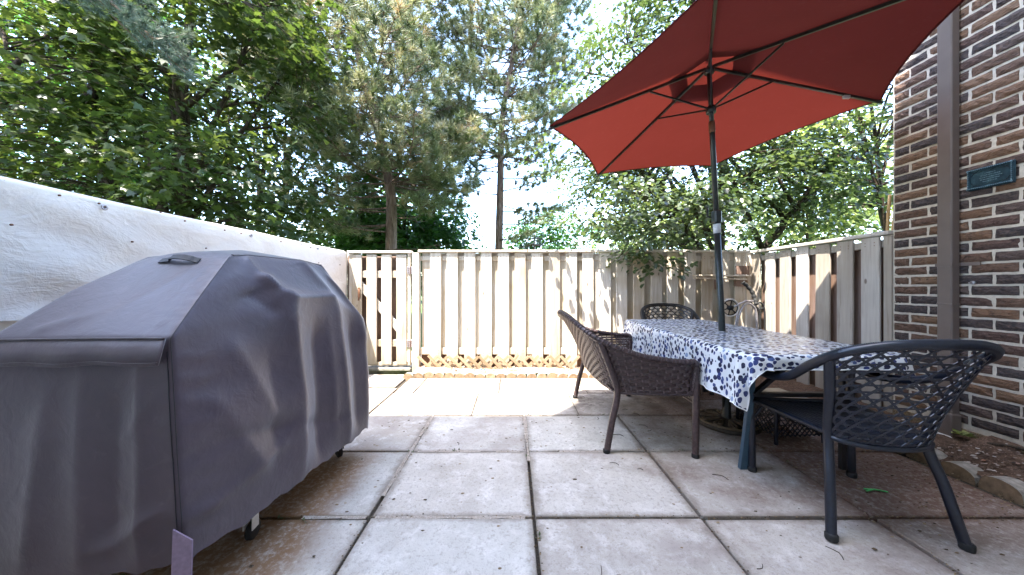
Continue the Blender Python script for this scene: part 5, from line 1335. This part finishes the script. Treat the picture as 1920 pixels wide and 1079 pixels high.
broad_tree('distant_tree', 'distant tree behind the low deep green maple', G_F, (-9.0, 24.0, -.1), [[(0, 0, 0), (.1, 0, 1.5), (0, .1, 7)]], 10, (-9, 24, 4.6), (4.4, 2.0, 4.6), 320, 32, .30, 'diamond', M['maple'], M['bark'], 45, .9, .16, .3, -.3)

def conifer(name, label, group, base, trunk, whorls, blen, nb, needle_mat, seed, tr=.16, per=64, nl=.135, nw=.0055, up=.25, droop=.12, dead=(0, 0), start=.42, tuft_step=.17, explicit=None, cat='pine tree'):
    """trunk: points; whorls: heights; blen(h): branch length; needles grow in tufts at the outer part of each branch"""
    r = np.random.default_rng(seed); base = np.array(base, float); root = empty(name, tuple(base), label=label, cat=cat, group=group)
    P = catmull(trunk, 40); tk = MB(); tk.tube(P, np.linspace(tr, tr * .35, 40), 12); tk.build('trunk', M['pinebark'], root, True)
    br = MB(); TP = []; TD = []
    def branch(a, d, L, bare=False, r0=.024):
        d = d / np.linalg.norm(d); n = 9; t = np.linspace(0, 1, n)
        side = np.cross(d, (0, 0, 1.0)); side /= np.linalg.norm(side) + 1e-9
        Q = a + d * (L * t)[:, None] + np.array((0, 0, 1.0)) * (-droop * L * t ** 1.2 + up * L * t ** 2.4)[:, None] + side * (r.normal(0, .06) * L * np.sin(t * 3))[:, None]
        br.tube(Q, np.linspace(r0, .004 if not bare else .003, n), 5, cap=False)
        if bare: 
            for q in range(2):
                j = int(r.integers(4, 8)); e = Q[j] + (d + unit(r, 1)[0] * .7) * L * .22; br.tube([Q[j], (Q[j] + e) / 2 + r.normal(0, .02, 3), e], [.006, .004, .002], 4, cap=False)
            return
        m_ = max(2, int(L * (1 - start) / tuft_step))
        for q in np.linspace(start, 1.0, m_):
            j = min(n - 2, int(q * (n - 1))); f = q * (n - 1) - j; p = Q[j] * (1 - f) + Q[j + 1] * f; T = Q[j + 1] - Q[j]; T /= np.linalg.norm(T) + 1e-9
            if q > .97: TP.append(p); TD.append(T + np.array((0, 0, .35))); continue
            for s_ in (-1, 1):
                if r.uniform() < .12: continue
                l2 = L * .30 * (1.15 - q) + r.uniform(.06, .22); e = p + (T * .8 + side * s_ * r.uniform(.5, 1.1) + np.array((0, 0, r.uniform(-.15, .4)))) * l2
                br.tube([p, (p + e) / 2 - np.array((0, 0, .02)), e], [.007, .005, .003], 4, cap=False)
                TP.append(e); TD.append((e - p) / np.linalg.norm(e - p) + np.array((0, 0, .4)))
                if l2 > .3: TP.append((p + e) / 2 + r.normal(0, .03, 3)); TD.append(np.array((r.normal(0, .4), r.normal(0, .4), .8)))
    zs = P[:, 2]
    for h in whorls:
        c = np.array([np.interp(h, zs, P[:, i]) for i in range(3)]); a0 = r.uniform(0, 2 * pi)
        for k in range(nb):
            if r.uniform() < .12: continue
            a = a0 + 2 * pi * k / nb + r.normal(0, .25); L = blen(h) * r.uniform(.65, 1.15)
            branch(c, np.array((cos(a), sin(a), r.uniform(-.05, .25))), L)
    for i in range(dead[0]):
        h = r.uniform(*dead[1]); c = np.array([np.interp(h, zs, P[:, i_]) for i_ in range(3)]); a = r.uniform(0, 2 * pi)
        branch(c, np.array((cos(a), sin(a) * .7, r.uniform(-.2, .15))), r.uniform(.6, 1.7), True, .014)
    for (a, d, L) in (explicit or []):
        branch(np.array(a) - base, np.array(d, float), L)
    TP = np.array(TP); TD = np.array(TD); TD /= np.linalg.norm(TD, axis=1)[:, None]
    br.build('branches', M['pinebark'], root, True)
    n = len(TP) * per; Pn = np.repeat(TP, per, 0); Dn = np.repeat(TD, per, 0)
    d = Dn * r.uniform(.25, .9, n)[:, None] + unit(r, n) * .75; d /= np.linalg.norm(d, axis=1)[:, None]
    b0 = Pn - Dn * (r.uniform(0, .09, n) * nl / .135)[:, None]; L = nl * r.uniform(.6, 1.15, n)
    s_ = np.cross(d, unit(r, n)); s_ /= np.linalg.norm(s_, axis=1)[:, None]
    V = np.stack([b0 - s_ * nw / 2, b0 + s_ * nw / 2, b0 + d * L[:, None]], 1).reshape(-1, 3); F = np.arange(3 * n).reshape(-1, 3)
    rnd = np.clip(np.repeat(r.beta(2, 2.2, len(TP)), per) * .95 + r.uniform(-.10, .18, n), 0, 1)
    place('needles', np_mesh('needles', V, F, needle_mat, attr=rnd), root, kind='stuff')
    return root
G_P = 'two tall pines behind the back fence'
conifer('pine_tree', 'tall pine with a thick scaly trunk and leaning top behind the gate', G_P, (-2.98, 8.0, -.1), [(0, 0, 0), (0, 0, 2.2), (-.03, 0, 3.6), (-.45, .1, 5.4), (-.9, .1, 7.2), (-1.2, .1, 11.5)],
        np.arange(3.7, 11.2, .34), lambda h: 2.9 - .12 * abs(h - 5.5), 8, M['needle'], 51, .155, 64, .20, .0150, dead=(12, (2.0, 4.4)), start=.30, tuft_step=.20,
        explicit=[((-3.0, 8, 3.7), (1, .3, -.2), 2.0), ((-3.0, 8, 3.9), (.9, -.7, -.3), 2.2), ((-3.0, 8, 3.1), (.8, -.5, -.2), 1.5), ((-3.0, 8, 3.6), (-.9, .5, -.2), 2.1), ((-3.0, 8, 2.4), (-1, -.7, .05), 1.9), ((-3.0, 8, 2.6), (-1, .2, -.1), 2.3), ((-3.0, 8, 4.0), (.3, -1, -.25), 1.7), ((-3.0, 8, 4.4), (-1.0, -.6, -.25), 2.4), ((-3.0, 8, 4.2), (.8, -.8, -.2), 1.8), ((-3.0, 8, 4.6), (-.3, -1, -.1), 1.6), ((-3.0, 8, 3.3), (-1.2, -.7, -.1), 2.2), ((-3.0, 8, 2.9), (-1.0, -.55, .0), 1.7), ((-3.0, 8, 2.6), (-.9, -.25, -.05), 1.5), ((-3.0, 8, 3.3), (.9, -.3, -.25), 1.5), ((-3.0, 8, 3.0), (-1.2, -.2, .0), 2.6), ((-3.0, 8, 3.8), (.9, -.4, -.2), 1.7), ((-3.0, 8, 3.5), (1.0, .4, -.3), 1.9)])
conifer('pine_tree', 'slimmer pine with an open crown standing to the right against the sky', G_P, (-.41, 10.0, -.1), [(0, 0, 0), (.0, 0, 2.0), (.05, 0, 4.2), (.12, 0, 6.4), (.5, 0, 8.6), (1.0, 0, 12)],
        np.arange(5.2, 12, .36), lambda h: 2.35 - .10 * abs(h - 8), 8, M['needle'], 52, .15, 64, .20, .0170, dead=(14, (2.2, 5.4)), start=.32, tuft_step=.21,
        explicit=[((-.4, 10, 3.9), (-.9, -.6, -.05), 1.2), ((-.4, 10, 4.8), (-1, .3, -.15), 1.8), ((-.4, 10, 3.0), (1, -.3, -.05), 1.6), ((-.4, 10, 3.6), (1, .3, -.1), 2.2), ((-.4, 10, 2.5), (.9, -.6, .0), 1.3), ((-.4, 10, 4.9), (.2, -1, -.2), 1.5), ((-.36, 10, 5.2), (-1, -.5, -.1), 2.0), ((-.36, 10, 5.0), (.6, -.8, -.1), 1.7), ((-.36, 10, 4.0), (.9, -.5, .05), 1.5), ((-.36, 10, 4.4), (1.0, -.2, -.05), 1.9), ((-.36, 10, 3.4), (.8, -.6, -.1), 1.3), ((-.36, 10, 4.6), (-.9, -.4, -.1), 1.3), ((-.3, 10, 5.6), (1.0, -.3, .1), 2.6)])
conifer('small_spruce', 'small bushy blue spruce with a rusty top beside the right pine', None, (.75, 11.0, -.1), [(0, 0, 0), (0, 0, 1.5), (0, 0, 3.0)], np.arange(.6, 3.0, .22), lambda h: .25 + .42 * (3.1 - h), 7, M['spruce'], 53, .07, 60, .085, .005, up=.1, droop=.15, start=.2, tuft_step=.16, cat='spruce tree')
conifer('blue_spruce', 'blue spruce out of frame whose pale branch hangs in at the top left', None, (-5.2, 2.0, -.1), [(0, 0, 0), (0, 0, 3), (0, 0, 7)], np.arange(4.8, 6.8, .35), lambda h: 1.3, 6, M['spruce'], 54, .13, 150, .085, .005, up=.05, droop=.2, start=.2, tuft_step=.065,
        explicit=[((-5.2, 2.0, 5.2), (1.35, .68, -1.05), 2.75), ((-5.2, 2.0, 4.9), (1.3, .9, -.75), 2.5)], cat='spruce tree')
# the nearest maple leaves, one by one
nm = MB(); nm.add([(x, y, -0.18 * abs(x) - .12 * y * y) for x, y in MAPLE_T], [tuple(range(12))]); nl_me = np_mesh('leaf', np.array(nm.v), np.array([range(12)]), M['maple'], attr=np.array([.62]))
tree0 = [o for o in bpy.data.objects if o.name == 'maple_tree'][0]
r = np.random.default_rng(8)
for i in range(170):
    t = r.uniform(); px, py = r.uniform(180, 560), r.uniform(190, 420); Y = r.uniform(3.9, 4.6)
    x, z = (px - 960) / 608 * Y, CAMZ - (py - 540) / 608 * Y
    if sin(px * .021 + py * .013) + sin(py * .05 - px * .011) < -.1: continue
    o = place('leaf', nl_me, tree0, Vector((x, Y, z)) - tree0.location, (r.normal(-.25, .3), r.normal(0, .3), r.uniform(0, 6.28)))
    s_ = .115 * r.uniform(.7, 1.25); o.scale = (s_, s_, s_)
